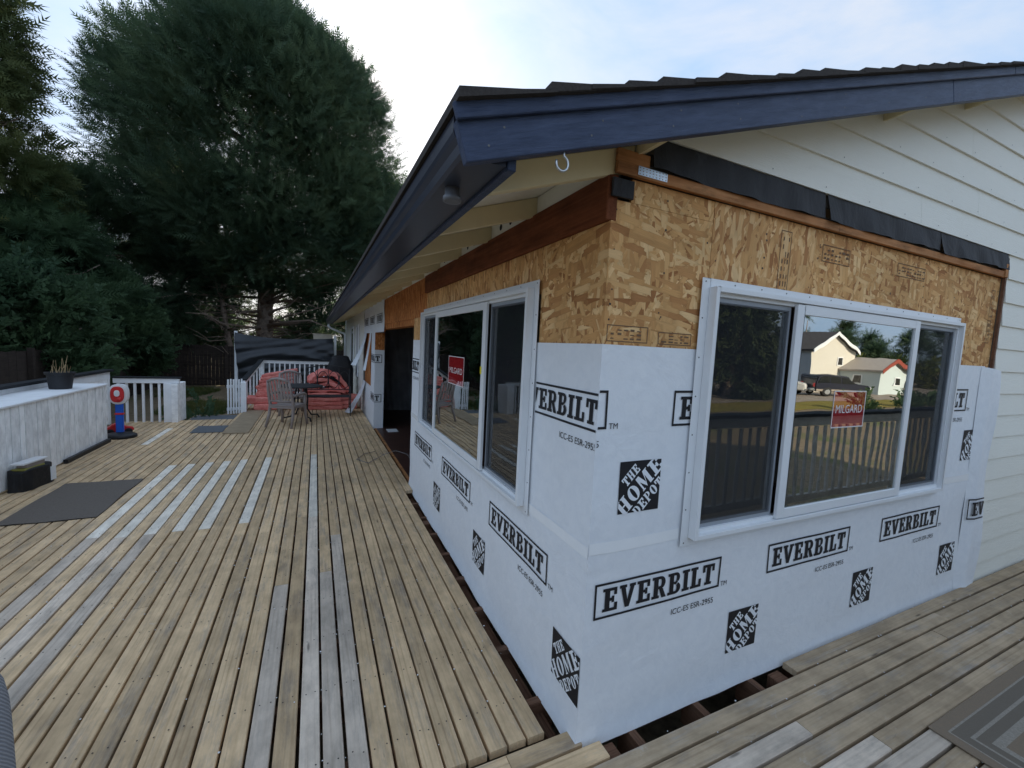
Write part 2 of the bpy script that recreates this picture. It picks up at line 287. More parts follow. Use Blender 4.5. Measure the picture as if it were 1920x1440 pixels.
# ------------------------------------------------------------------ mesh helpers
def tag(o, label=None, cat=None, group=None, kind=None):
    if label: o['label'] = label
    if cat: o['category'] = cat
    if group: o['group'] = group
    if kind: o['kind'] = kind
    return o
def empty(name, loc=(0, 0, 0), rz=0., parent=None):
    o = bpy.data.objects.new(name, None); C.objects.link(o); o.location = loc; o.rotation_euler = (0, 0, rz); o.empty_display_size = .1
    if parent: o.parent = parent
    return o
def link(name, me, parent=None, loc=(0, 0, 0), rot=(0, 0, 0), mat=None):
    if mat and not me.materials: me.materials.append(MAT[mat])
    o = bpy.data.objects.new(name, me); C.objects.link(o); o.location = loc; o.rotation_euler = rot
    if parent: o.parent = parent
    return o
class MB:
    def __init__(s, T=None): s.v = []; s.f = []; s.T = T
    def add(s, vs, fs):
        n = len(s.v)
        s.v += [s.T(*p) if s.T else tuple(p) for p in vs]; s.f += [tuple(i+n for i in f) for f in fs]; return s
    def box(s, x0, y0, z0, x1, y1, z1):
        x0, x1 = min(x0, x1), max(x0, x1); y0, y1 = min(y0, y1), max(y0, y1); z0, z1 = min(z0, z1), max(z0, z1)
        return s.add([(x0, y0, z0), (x1, y0, z0), (x1, y1, z0), (x0, y1, z0), (x0, y0, z1), (x1, y0, z1), (x1, y1, z1), (x0, y1, z1)],
                     [(3, 2, 1, 0), (4, 5, 6, 7), (0, 1, 5, 4), (1, 2, 6, 5), (2, 3, 7, 6), (3, 0, 4, 7)])
    def prism(s, poly, a, b, ax='y'):      # polygon in the two other axes, extruded from a to b
        n = len(poly)
        def P(p, t): return (p[0], t, p[1]) if ax == 'y' else ((t, p[0], p[1]) if ax == 'x' else (p[0], p[1], t))
        return s.add([P(p, a) for p in poly]+[P(p, b) for p in poly],
                     [tuple(range(n-1, -1, -1)), tuple(range(n, 2*n))]+[(i, (i+1) % n, (i+1) % n+n, i+n) for i in range(n)])
    def poly(s, pts): return s.add(pts, [tuple(range(len(pts)))])
    def tube(s, path, r, n=8, cap=True):
        path = [Vector(p) for p in path]; rs = r if isinstance(r, (list, tuple)) else [r]*len(path); vs = []; fs = []
        a = None
        for i, p in enumerate(path):
            d = (path[min(i+1, len(path)-1)]-path[max(i-1, 0)]).normalized()
            if a is None: a = d.orthogonal().normalized()
            else: a = (a-d*a.dot(d)); a = a.normalized() if a.length > 1e-6 else d.orthogonal().normalized()
            b = d.cross(a)
            for k in range(n):
                t = 2*pi*k/n; vs.append(p+a*cos(t)*rs[i]+b*sin(t)*rs[i])
        for i in range(len(path)-1):
            for k in range(n): fs.append((i*n+k, i*n+(k+1) % n, (i+1)*n+(k+1) % n, (i+1)*n+k))
        if cap: fs += [tuple(range(n-1, -1, -1)), tuple((len(path)-1)*n+k for k in range(n))]
        return s.add([tuple(q) for q in vs], fs)
    def bar(s, p, q, w, h, up=(0, 0, 1)):  # rectangular bar between two points
        p, q = Vector(p), Vector(q); d = (q-p).normalized(); u = Vector(up)
        a = d.cross(u)
        if a.length < 1e-4: a = d.cross(Vector((1, 0, 0)))
        a.normalize(); b = a.cross(d); vs = []
        for e in (p, q):
            for i, j in ((-1, -1), (1, -1), (1, 1), (-1, 1)): vs.append(tuple(e+a*w/2*i+b*h/2*j))
        return s.add(vs, [(3, 2, 1, 0), (4, 5, 6, 7), (0, 1, 5, 4), (1, 2, 6, 5), (2, 3, 7, 6), (3, 0, 4, 7)])
    def lathe(s, prof, n=24, c=(0, 0, 0), sx=1., sy=1.):
        vs = []; fs = []
        for r, z in prof:
            for k in range(n): t = 2*pi*k/n; vs.append((c[0]+r*cos(t)*sx, c[1]+r*sin(t)*sy, c[2]+z))
        for i in range(len(prof)-1):
            for k in range(n): fs.append((i*n+k, i*n+(k+1) % n, (i+1)*n+(k+1) % n, (i+1)*n+k))
        fs += [tuple(range(n-1, -1, -1)), tuple((len(prof)-1)*n+k for k in range(n))]
        return s.add(vs, fs)
    def grid(s, fn, nu, nv, skip=None):
        vs = [fn(i/nu, j/nv) for j in range(nv+1) for i in range(nu+1)]; fs = []
        for j in range(nv):
            for i in range(nu):
                if skip and skip((i+.5)/nu, (j+.5)/nv): continue
                a = j*(nu+1)+i; fs.append((a, a+1, a+nu+2, a+nu+1))
        return s.add(vs, fs)
    def build(s, name, mat, parent=None, loc=(0, 0, 0), rot=(0, 0, 0), smooth=False, bevel=0., fix=True, seg=1):
        me = bpy.data.meshes.new(name); me.from_pydata(s.v, [], s.f); me.materials.append(MAT[mat])
        if fix or bevel:
            bm = bmesh.new(); bm.from_mesh(me)
            if bevel:
                bmesh.ops.remove_doubles(bm, verts=bm.verts, dist=1e-5)
                ed = [e for e in bm.edges if len(e.link_faces) == 2 and e.calc_face_angle() > .6]
                bmesh.ops.bevel(bm, geom=ed, offset=bevel, segments=seg, affect='EDGES', clamp_overlap=True)
            if fix: bmesh.ops.recalc_face_normals(bm, faces=bm.faces)
            bm.to_mesh(me); bm.free()
        if smooth:
            for p in me.polygons: p.use_smooth = True
        me.update()
        return link(name, me, parent, loc, rot)
def copy_tree(o, parent=None):
    c = o.copy(); C.objects.link(c); c.parent = parent
    for ch in list(o.children): copy_tree(ch, c)
    return c
def tri_mesh(V):
    n = len(V); me = bpy.data.meshes.new('foliage'); me.vertices.add(n); me.vertices.foreach_set('co', V.astype(np.float32).ravel())
    me.loops.add(n); me.loops.foreach_set('vertex_index', np.arange(n, dtype=np.int32))
    me.polygons.add(n//3); me.polygons.foreach_set('loop_start', np.arange(0, n, 3, dtype=np.int32)); me.polygons.foreach_set('loop_total', np.full(n//3, 3, dtype=np.int32))
    me.update(calc_edges=True); return me

BOARD = {}
def board(name, parent, L_, w_, h, loc, rz, mat, ch=.0035):      # length along local x, softened long edges
    key = (round(L_, 3), round(w_, 4), h, mat)
    if key not in BOARD:
        b = MB(); pr = [(-w_/2, -h), (w_/2, -h), (w_/2, -ch), (w_/2-ch, 0), (-w_/2+ch, 0), (-w_/2, -ch)]
        b.prism([(p[0], p[1]) for p in pr], -L_/2, L_/2, 'x'); me = bpy.data.meshes.new(name); me.from_pydata(b.v, [], b.f); me.materials.append(MAT[mat])
        bm = bmesh.new(); bm.from_mesh(me); bmesh.ops.recalc_face_normals(bm, faces=bm.faces); bm.to_mesh(me); bm.free(); BOARD[key] = me
    return link(name, BOARD[key], parent, loc, (random.uniform(-.011, .011), 0, rz+random.uniform(-.0006, .0006)))

# ------------------------------------------------------------------ ground
def zground(x, y):
    z = -.66
    d = max(0., -y-3.)
    return z-.018*min(d, 60.)
g = MB(); N_ = 60
def gfn(u, v):
    x = -90+u*290; y = -120+v*270; return (x, y, zground(x, y))
g.grid(gfn, 58, 90)
tag(g.build('ground', 'yard', fix=False), kind='structure')
b = MB(); b.grid(lambda u, v: (8+u*150, -12.4-v*6, zground(0, -12.4-v*6)+.012), 20, 8)
tag(b.build('meadow_ground', 'meadow', fix=False), kind='structure')
b = MB(); b.grid(lambda u, v: (8+u*150, -15.5-v*18, zground(0, -15.5-v*18)+.024), 20, 8)
tag(b.build('driveway', 'asphalt_drive', fix=False), kind='structure')

# ------------------------------------------------------------------ deck
deck = empty('deck', (0, 0, 0)); tag(deck, kind='structure')
P1, P2 = .0932, .0976
def xe(k): return -.105-P1*k if k <= 11 else -.105-P1*11-P2*(k-11)      # right edge of board k
GAP = .0125
def yboard(k, y0, y1, mat):
    x1, x0 = xe(k)-GAP/2, xe(k+1)+GAP/2; x0 += random.uniform(-.0015, .0015)
    return board('deck_board', deck, round(y1-y0-.003, 3), round(x1-x0, 4), .036, ((x0+x1)/2, (y0+y1)/2, random.uniform(-.0022, .0012)), pi/2, mat)
patch = {27: [(-9, 3.05, 'deck_grey'), (3.05, 5.27, 'deck_light')], 25: [(-9, 3.0, 'deck_grey'), (3.0, 5.29, 'deck_light')], 23: [(-9, 3.0, 'deck_grey'), (3.0, 5.32, 'deck_light')],
         21: [(3.0, 5.33, 'deck_light')], 19: [(2.98, 5.36, 'deck_light')], 16: [(3.02, 5.41, 'deck_light')],
         10: [(-9, 2.98, 'deck_grey'), (2.98, 5.43, 'deck_light')], 9: [(-9, 1.87, 'deck_grey')], 8: [(-9, 2.5, 'deck_grey')], 12: [(-9, 1.79, 'deck_grey')], 34: [(6.6, 7.9, 'deck_light')]}
seams = [4.42, 3.02, 1.79, 5.42, 6.6, 2.45]
for k in range(-1, 45):
    end = 13.55 if xe(k+1) > -2.62 else 8.72
    start = .09
    if k == -1: start = 3.46
    if k == 44: continue
    pts = []; segs = patch.get(k, [])
    y = start
    for a, b_, mt in segs:
        a = max(a, start)
        if a > y: pts.append((y, a, 'deck_paint'))
        pts.append((a, b_, mt)); y = b_
    pts.append((y, end, 'deck_paint'))
    for a, b_, mt in pts:
        if mt != 'deck_paint' or b_-a < 2.2: yboard(k, a, b_, mt); continue
        cuts = [a]
        s0 = random.choice([4.42, 4.40, 4.42, 3.0, 5.4, 6.2, 1.8])
        while s0 < b_-.5:
            if s0 > cuts[-1]+.5: cuts.append(s0)
            s0 += random.choice([2.4, 3.0, 3.6, 4.2])
        cuts.append(b_)
        for q, r_ in zip(cuts, cuts[1:]): yboard(k, q, r_, mt)
# boards running along the gable wall
for j in range(0, 18):
    yt = .064-.0935*j; yc = yt-.0935/2; wd = .0935-.013
    def xb(x0, x1, mt): board('deck_board', deck, round(x1-x0-.003, 3), round(wd, 4), .036, ((x0+x1)/2, yc, random.uniform(-.002, .001)), 0, mt)
    mt = 'deck_walk'
    if j == 0: xb(-4.4, -.32, 'deck_paint'); xb(-.32, .02, 'deck_paint'); continue
    if j == 1: xb(-4.4, .10, 'deck_paint'); xb(1.40, 5.2, mt); xb(5.2, 9, mt); continue
    cuts = [-4.4, random.uniform(-1.6, -.6), random.uniform(2.6, 4.4), 9]
    if j == 4: cuts = [-4.4, -.9, .35, 1.06, 4.2, 9]
    if j == 6: cuts = [-4.4, -.7, .6, 1.33, 4.9, 9]
    if j == 7: cuts = [-4.4, -.2, 1.12, 1.9, 4.2, 9]
    for i, (q, r_) in enumerate(zip(cuts, cuts[1:])):
        xb(q, r_, 'deck_grey' if (j, i) in ((4, 2), (6, 2), (7, 2)) else mt)
# joists seen in the open gap
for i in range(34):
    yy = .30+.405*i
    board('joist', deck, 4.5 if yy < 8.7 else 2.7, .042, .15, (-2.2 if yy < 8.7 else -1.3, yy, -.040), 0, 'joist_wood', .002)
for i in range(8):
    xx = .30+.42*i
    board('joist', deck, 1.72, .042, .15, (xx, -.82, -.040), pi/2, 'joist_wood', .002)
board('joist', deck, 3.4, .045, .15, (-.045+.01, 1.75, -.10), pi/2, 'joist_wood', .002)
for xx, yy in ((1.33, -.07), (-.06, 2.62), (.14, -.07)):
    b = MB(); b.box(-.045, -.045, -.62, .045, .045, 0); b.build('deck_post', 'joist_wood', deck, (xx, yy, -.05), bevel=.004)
# nail heads and pale chips
b = MB()
for k in range(-1, 44):
    for i in range(33):
        yy = .30+.405*i
        if (k == -1 and yy < 3.5) or (xe(k+1) < -2.62 and yy > 8.6) or yy > 9.: continue
        for t in (.28, .72):
            x = xe(k)*(1-t)+xe(k+1)*t+random.uniform(-.006, .006); y = yy+random.uniform(-.012, .012); r_ = .0036
            b.poly([(x+r_*cos(q*pi/3), y+r_*sin(q*pi/3), .0014) for q in range(6)])
tag(b.build('nail_head', 'nail', deck, fix=False), kind='stuff')
b = MB()
for i in range(330):
    if i < 250: k = random.randint(-1, 30); x = xe(k)+random.uniform(-.004, .004); y = abs(random.gauss(0, 3))+.2
    else: x = random.uniform(.2, 4.5); y = .064-.0935*random.randint(2, 9)
    if random.random() < .12: x += random.uniform(-.04, .04)
    r_ = random.uniform(.0025, .0065)
    z = .001; q0 = random.random()*6
    ring = [(x+r_*cos(q0+q*2*pi/5)*random.uniform(.6, 1.1), y+r_*sin(q0+q*2*pi/5)*random.uniform(.6, 1.1), z) for q in range(5)]
    b.add(ring+[(x, y, z+r_*.8)], [(q, (q+1) % 5, 5) for q in range(5)])
tag(b.build('paint_chips', 'chip', None, fix=False), 'white paint chips scattered in the gaps of the deck', 'debris', kind='stuff')

# ------------------------------------------------------------------ house
house = empty('house', (0, 0, 0)); tag(house, 'long single storey house under repair with bare strand board and printed house wrap', 'house')
TR = lambda u, v, w_: (u, -w_, v)                 # gable wall: u = x
def TL(y0): return lambda u, v, w_: (-w_, y0-u, v)   # long wall: u runs towards the corner
SL = 1/3.; SOF = 2.55                              # roof slope; soffit height above the wall line
# sheathing
def panel(T, u0, v0, u1, v1, mat, d=0.):
    b = MB(T); b.box(u0, v0, -.016-d, u1, v1, -.004-d); return b.build('strand_board', mat, house)
EPS = .0015
panel(TR, 0.0042, -.05, .58-EPS, 2.355, 'osb_flat'); panel(TR, .10, 2.357, .58-EPS, 2.449, 'osb_flat', .001)
panel(TR, .58+EPS, 2.04, 1.36-EPS, 2.449, 'osb_upright'); panel(TR, 1.36+EPS, 2.04, 2.96-EPS, 2.449, 'osb_flat', .0012)
panel(TR, 2.96+EPS, 2.04, 3.705, 2.449, 'osb_flat', .0022); panel(TR, 3.02, -.05, 3.705, 2.04-EPS, 'osb_flat', .0022); panel(TR, .58+EPS, -.05, 3.02-EPS, .89, 'osb_flat')
LT = TL(0.)
panel(LT, -.56+EPS, -.05, -.0168, 2.27, 'osb_flat'); panel(LT, -3.12+EPS, 2.03, -.56-EPS, 2.29, 'osb_upright', .001)
panel(LT, -3.12+EPS, -.05, -.56-EPS, .84, 'osb_flat'); panel(LT, -3.74, -.05, -3.12-EPS, 2.03-EPS, 'osb_upright'); panel(LT, -6.16, 2.03, -3.12-EPS, 2.50, 'osb_shaded', .0006)
panel(LT, -9.5, 1.9, -6.16-EPS, 2.50, 'osb_shaded', .003)
# framing of the doorway and the far bay
b = MB(); b.box(.004, 7.42, -.05, .19, 8.0, 1.9); b.build('wall_stud', 'wrap', house)
b = MB(); b.box(.003, 7.412, 1.56, .188, 7.4185, 1.9); b.build('strand_board', 'osb_shaded', house)
b = MB(); b.box(.03, 8.0, .75, .05, 9.45, 1.9); b.build('strand_board', 'osb_shaded', house)
b = MB(); b.box(.004, 8.001, -.05, .1, 9.5, .749); b.build('wall_panel', 'wrap', house)
b = MB(); b.box(.02, 3.745, 1.95, .15, 7.41, 2.03); b.build('door_header', 'osb_shaded', house)
b = MB(); b.box(.02, 3.745, -.06, .06, 7.40, -.03); b.build('door_threshold', 'strip_wood', house)
# room behind the openings
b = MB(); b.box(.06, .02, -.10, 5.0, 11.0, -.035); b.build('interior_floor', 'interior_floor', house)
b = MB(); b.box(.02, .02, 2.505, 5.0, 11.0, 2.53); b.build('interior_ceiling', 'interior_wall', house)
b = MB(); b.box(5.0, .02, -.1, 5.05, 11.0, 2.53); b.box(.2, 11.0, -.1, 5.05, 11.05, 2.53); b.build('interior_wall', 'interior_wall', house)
b = MB()
def curt(u, v):
    f = .05*sin(u*26+2*sin(v*3))*(.4+.6*v)+.03*sin(u*61+v*5)+.10*sin(v*2.6+u*4)*(1-v)
    return (.205+u*2.6, 9.75-.55*u+f, -.03+v*2.3)
b.grid(curt, 70, 30); b.build('plastic_curtain', 'plastic_sheet', house, smooth=True, fix=False)
b = MB(); b.box(.23, 6.98, -.034, .43, 7.26, -.026); b.build('floor_register', 'vinyl', house)

# house wrap ------------------------------------------------------
def flare(v, u): return .020*math.exp(-(v+.04)/.05)*(1+.10*sin(u*4)+.06*sin(u*15+1))
def wr(u, v): return .0012*(sin(u*9+v*7)+sin(u*5-v*13+1.)+sin(u*21+v*3+2)*.6)
def dsp(u, v): return .002+flare(v, u)+wr(u, v)+(.010*max(0, u-2.95)*(.6+.4*sin(v*9)) if u > 2.95 else 0)
def wrap(T, u0, u1, v0, v1, hole, du=.03, extra=0.):
    b = MB(T); nu = int((u1-u0)/du); nv = int((v1-v0)/.024)
    def fn(a, c):
        u = u0+(u1-u0)*a; v = v0+(v1-v0)*c; k = max(0., 1-abs(u)/.10)*(.002+flare(v, 0)+wr(0, v)); dd = dsp(u, v)
        if abs(u) < .1: dd += (wr(0, v)-wr(u, v)+flare(v, 0)-flare(v, u))*(1-abs(u)/.1)
        return (u+(k if u1 <= 0 else -k), v, dd)
    def sk(a, c):
        u = u0+(u1-u0)*a; v = v0+(v1-v0)*c; return hole and hole[0] < u < hole[1] and hole[2] < v < hole[3]
    b.grid(fn, nu, nv, sk); return b
wb = wrap(TR, 0., 3.60, -.04, 1.772, (.60, 3.0, .90, 2.2)); wrapR = wb.build('house_wrap', 'wrap', house, smooth=True, fix=False)
wb = wrap(LT, -3.735, 0., -.045, 1.772, (-3.09, -.62, .90, 2.2)); wrapL = wb.build('house_wrap', 'wrap', house, smooth=True, fix=False)
# loose end of the wrap lapped over the siding
b = MB(TR)
b.grid(lambda a, c: (3.56+.27*a+.02*sin(c*5), -.03+1.80*c-.03*a, .0085+.034*min(1, a*2.5)*(1-.2*c)*(1+.25*sin(c*9))+.006*sin(c*11+a*5)*a+flare(-.03+1.8*c, 3+a)), 14, 70)
wrapE = b.build('loose_wrap', 'wrap', house, smooth=True, fix=False)
def tape(T, u0, u1, v, h=.052):
    b = MB(T); n = int((u1-u0)/.04)
    b.grid(lambda a, c: (u0+(u1-u0)*a, v+h*c-.004*sin(a*3), dsp(u0+(u1-u0)*a, v)+.0022), n, 1); return b
tape(TR, 0., .52, .862).build('seam_tape', 'tape', house, smooth=True, fix=False); tape(TR, 3.08, 3.58, .88).build('seam_tape', 'tape', house, smooth=True, fix=False)
tape(LT, -3.735, 0., .845).build('seam_tape', 'tape', house, smooth=True, fix=False)
# header wrap over the far bay
b = MB(LT); b.grid(lambda a, c: (-9.45+3.29*a, 1.9+.60*c, .003+.004*sin(a*40)+.006*sin(c*7+a*9)), 60, 14); wrapH = b.build('house_wrap', 'wrap', house, smooth=True, fix=False)
for (y0, y1, z0, z1, bend) in ((8.9, 9.45, 1.15, 1.9, .22), (7.98, 8.3, 1.1, 1.9, .10), (9.0, 9.5, .02, .78, .30)):
    b = MB(); b.grid(lambda a, c: (-.01-bend*(1-c)**1.5*(1+.4*sin(a*3)), y0+(y1-y0)*a+.06*sin(c*4), z0+(z1-z0)*c), 12, 16); b.build('torn_wrap', 'wrap', house, smooth=True, fix=False)

# lettering -------------------------------------------------------
def rc(x0, y0, x1, y1): return [(x0, y0), (x1, y0), (x1, y1), (x0, y1)]
def arc(cx, cy, ro, so_, ri, si, a0, a1, n=9):
    out = []
    for i in range(n):
        t, q = R(a0+(a1-a0)*i/n), R(a0+(a1-a0)*(i+1)/n)
        out.append([(cx+ro*cos(t), cy+so_*sin(t)), (cx+ro*cos(q), cy+so_*sin(q)), (cx+ri*cos(q), cy+si*sin(q)), (cx+ri*cos(t), cy+si*sin(t))])
    return out
GL = {
 'E': (.64, [rc(.09, 0, .30, 1), rc(0, 0, .09, .13), rc(0, .87, .09, 1), rc(.30, .87, .60, 1), rc(.47, .68, .60, .87), rc(.30, 0, .63, .13), rc(.50, .13, .63, .34), rc(.30, .435, .38, .565), rc(.38, .36, .49, .64)]),
 'V': (.72, [rc(0, .87, .32, 1), rc(.44, .87, .72, 1), [(.06, .87), (.27, 0), (.36, .33), (.26, .87)], [(.27, 0), (.45, 0), (.36, .33)], [(.45, 0), (.66, .87), (.48, .87), (.36, .33)]]),
 'R': (.70, [rc(.09, 0, .30, 1), rc(0, 0, .09, .13), rc(0, .87, .09, 1), rc(.30, 0, .36, .13), rc(.30, .87, .40, 1), rc(.30, .42, .40, .55)]+arc(.40, .71, .24, .29, .05, .16, -90, 90)+[[(.34, .42), (.48, 0), (.70, 0), (.52, .44)]]),
 'B': (.68, [rc(.09, 0, .30, 1), rc(0, 0, .09, .13), rc(0, .87, .09, 1), rc(.30, .87, .40, 1), rc(.30, .46, .40, .58), rc(.30, 0, .40, .13)]+arc(.40, .76, .21, .24, .04, .11, -60, 90)+arc(.40, .27, .26, .27, .06, .14, -90, 62)+[[(.40, .41), (.45, .50), (.505, .55), (.40, .65)]]),
 'I': (.38, [rc(.085, 0, .295, 1), rc(0, 0, .085, .13), rc(0, .87, .085, 1), rc(.295, 0, .38, .13), rc(.295, .87, .38, 1)]),
 'L': (.58, [rc(.085, 0, .295, 1), rc(0, 0, .085, .13), rc(0, .87, .085, 1), rc(.295, .87, .38, 1), rc(.295, 0, .58, .13), rc(.45, .13, .58, .40)]),
 'T': (.64, [rc(.215, 0, .425, .87), rc(.13, 0, .215, .13), rc(.425, 0, .51, .13), rc(0, .87, .64, 1), rc(0, .64, .13, .87), rc(.51, .64, .64, .87)]),
 'H': (.66, [rc(.06, 0, .25, 1), rc(.41, 0, .60, 1), rc(.25, .44, .41, .54), rc(0, 0, .06, .07), rc(0, .93, .06, 1), rc(.25, 0, .30, .07), rc(.25, .93, .30, 1), rc(.36, 0, .41, .07), rc(.36, .93, .41, 1), rc(.60, 0, .66, .07), rc(.60, .93, .66, 1)]),
 'O': (.62, arc(.31, .5, .31, .5, .10, .42, 0, 360, 20)),
 'M': (.80, [rc(.05, 0, .14, 1), rc(.54, 0, .74, 1), [(.14, 1), (.14, .62), (.34, .02), (.40, .30), (.26, 1)], [(.34, .02), (.54, .72), (.54, 1), (.40, .30)], rc(0, 0, .05, .07), rc(.14, 0, .19, .07), rc(.74, 0, .80, .07), rc(.74, .93, .80, 1)]),
 'D': (.62, [rc(.06, 0, .25, 1), rc(0, 0, .06, .07), rc(0, .93, .06, 1), rc(.25, .93, .30, 1), rc(.25, 0, .30, .07)]+arc(.30, .5, .32, .5, .12, .43, -90, 90, 10)),
 'P': (.58, [rc(.06, 0, .25, 1), rc(0, 0, .06, .07), rc(0, .93, .06, 1), rc(.25, 0, .31, .07), rc(.25, .93, .30, 1), rc(.25, .42, .30, .49)]+arc(.30, .71, .27, .29, .09, .22, -90, 90, 9)),
}
def word(s_, h, wd=None, sp=.07):
    x = 0; ps = []
    for c in s_:
        w0, pl = GL[c]; ps += [[(px+x, py) for px, py in p] for p in pl]; x += w0+sp
    tot = x-sp; k = (wd/tot) if wd else h
    return [[(px*k, py*h) for px, py in p] for p in ps], tot*k
TXT = {}
def text(s_, size):
    if (s_, size) not in TXT:
        cu = bpy.data.curves.new('t', 'FONT'); cu.body = s_; cu.size = size; ob = bpy.data.objects.new('t', cu); C.objects.link(ob)
        me = bpy.data.meshes.new_from_object(ob.evaluated_get(bpy.context.evaluated_depsgraph_get()))
        TXT[(s_, size)] = [[(me.vertices[i].co.x, me.vertices[i].co.y) for i in p.vertices] for p in me.polygons]
        bpy.data.objects.remove(ob); bpy.data.curves.remove(cu); bpy.data.meshes.remove(me)
    return TXT[(s_, size)]
def clip(poly, ax, lim, keep):           # keep the part with coordinate*keep <= lim*keep
    out = []; n = len(poly)
    for i in range(n):
        a, b_ = poly[i], poly[(i+1) % n]; da, db = (lim-a[ax])*keep, (lim-b_[ax])*keep
        if da >= 0: out.append(a)
        if (da > 0 > db) or (da < 0 < db):
            t = da/(da-db); out.append((a[0]+(b_[0]-a[0])*t, a[1]+(b_[1]-a[1])*t))
    return out if len(out) > 2 else None
def emit(T, polys, u0, v0, parent, mat, off, rng_=None, rot=0., name='printed_logo', dfn=dsp):
    b = MB(T); c_, s_ = cos(rot), sin(rot)
    for p in polys:
        p = [(u0+c_*x-s_*y, v0+s_*x+c_*y) for x, y in p]
        for lim, kp in ((rng_[0], -1), (rng_[1], 1)) if rng_ else ():
            if p: p = clip(p, 0, lim, kp)
        if not p: continue
        b.poly([(x, y, dfn(x, y)+off) for x, y in p])
    return b.build(name, mat, parent, fix=False) if b.f else None
BW, BH, TH = .79, .165, .0105
def everbilt(T, u, v, parent, rng_=None, dfn=dsp, tm=True):
    fr = []
    nseg = 10
    for i in range(nseg):
        a, c_ = BW*i/nseg, BW*(i+1)/nseg; fr += [rc(a, 0, c_, TH), rc(a, BH-TH, c_, BH)]
    fr += [rc(0, TH, TH, BH-TH), rc(BW-TH, TH, BW, BH-TH)]
    wp, _ = word('EVERBILT', .108, .70); wp = [[(x+.045, y+.029) for x, y in p] for p in wp]
    ps = fr+wp
    if tm: ps += [[(x+BW+.012, y) for x, y in p] for p in text('TM', .036)]+[[(x+.46, y-.078) for x, y in p] for p in text('ICC-ES ESR-2955', .042)]
    emit(T, ps, u, v, parent, 'print_black', .0035, rng_, dfn=dfn)
def depot(T, u, v, parent, rng_=None, s_=.235, dfn=dsp):
    emit(T, [rc(s_*i/6, s_*j/2, s_*(i+1)/6, s_*(j+1)/2) for i in range(6) for j in range(2)], u, v, parent, 'print_black', .0030, rng_, dfn=dfn)
    ps = []
    q = s_/.235
    for wd_, h, wdt, along, across in (('THE', .046, .105, 0., .060), ('HOME', .078, .305, 0., -.030), ('DEPOT', .050, .205, 0., -.092)):
        w1, tot = word(wd_, h*q, wdt*q, .10); ps += [[(x-tot/2+along*q, y+across*q-.006) for x, y in p] for p in w1]
    # clip to the square in the rotated frame by emitting rotated pieces within range
    b = MB(T); c_, s1 = cos(pi/4), sin(pi/4)
    for p in ps:
        p = [(s_/2+c_*x-s1*y, s_/2+s1*x+c_*y) for x, y in p]
        for ax, lim, kp in ((0, 0, -1), (0, s_, 1), (1, 0, -1), (1, s_, 1)):
            if p: p = clip(p, ax, lim, kp)
        if p and rng_:
            for lim, kp in ((rng_[0]-u, -1), (rng_[1]-u, 1)):
                if p: p = clip(p, 0, lim, kp)
        if p: b.poly([(x+u, y+v, dfn(x+u, y+v)+.0048) for x, y in p])
    if b.f: b.build('printed_logo', 'wrap', parent, fix=False)
for k in range(3): everbilt(TR, .047+1.167*k, .555, wrapR, (0, 3.585))
everbilt(TR, .414, 1.415, wrapR, (0., .535)); everbilt(TR, 2.58, 1.43, wrapR, (3.06, 3.60)); everbilt(TR, -.745, 1.415, wrapR, (0.001, .5))
for k in range(3): depot(TR, .937+1.167*k, .155, wrapR, (0, 3.6))
depot(TR, .136, 1.03, wrapR); depot(TR, 3.40, 1.045, wrapR, (0, 3.60))
dE = lambda u, v: .0085+.034*min(1, max(0, (u-3.56)/.27)*2.5)*(1-.2*v/1.8)*(1+.25*sin(v/1.8*9))
everbilt(TR, 3.595, .56, wrapE, (3.585, 3.815), dfn=lambda u, v: dE(u, v)+.004, tm=False)
for k in range(3): everbilt(LT, -1.115-1.184*k, .545, wrapL, (-3.73, 0))
everbilt(LT, -.745, 1.40, wrapL, (-.545, 0.)); everbilt(LT, -4.14, 1.39, wrapL, (-3.73, -3.13))
for k in range(3): depot(LT, -.236-1.167*k, .155, wrapL, (-3.73, 0.))
depot(LT, -3.42, 1.0, wrapL, (-3.3, -3.13))
dH = lambda u, v: .012
for k in range(3): everbilt(LT, -9.3+1.1*k, 2.07, wrapH, (-9.4, -6.18), dfn=dH, tm=False)
TJ = lambda u, v, w_: (u, 7.419-w_, v)
for z in (1.30, .50):
    everbilt(TJ, -.645, z, house, (.006, .186), dfn=lambda u, v: .0, tm=False); everbilt(TL(0), -8.08, z, house, (-7.98, -7.425), dfn=lambda u, v: -.003, tm=False)
b = MB(); b.box(.003, 7.424, -.05, .0035, 7.99, 1.9)

# stamps on the strand board --------------------------------------
def stamp(T, u, v, w_, h, rot=0.):
    ps = [rc(0, 0, w_, .004), rc(0, h-.004, w_, h), rc(0, .004, .004, h-.004), rc(w_-.004, .004, w_, h-.004)]
    x = .02
    while x < w_-.03:
        q = random.uniform(.012, .03)
        for j in range(3):
            if random.random() < .75: ps.append(rc(x, h*(.16+.25*j), x+q, h*(.16+.25*j)+h*random.uniform(.06, .14)))
        x += q+random.uniform(.008, .02)
    emit(T, ps, u, v, house, 'stamp', -.0028, rot=rot, name='grade_stamp', dfn=lambda a, b_: 0.)
stamp(TR, .02, 1.785, .22, .07); stamp(TR, .30, 1.785, .2, .055); stamp(TR, 1.15, 2.06, .34, .085, pi/2); stamp(TR, 1.42, 2.29, .26, .09); stamp(TR, 2.2, 2.30, .34, .08); stamp(TR, 3.63, 1.95, .4, .06, pi/2)

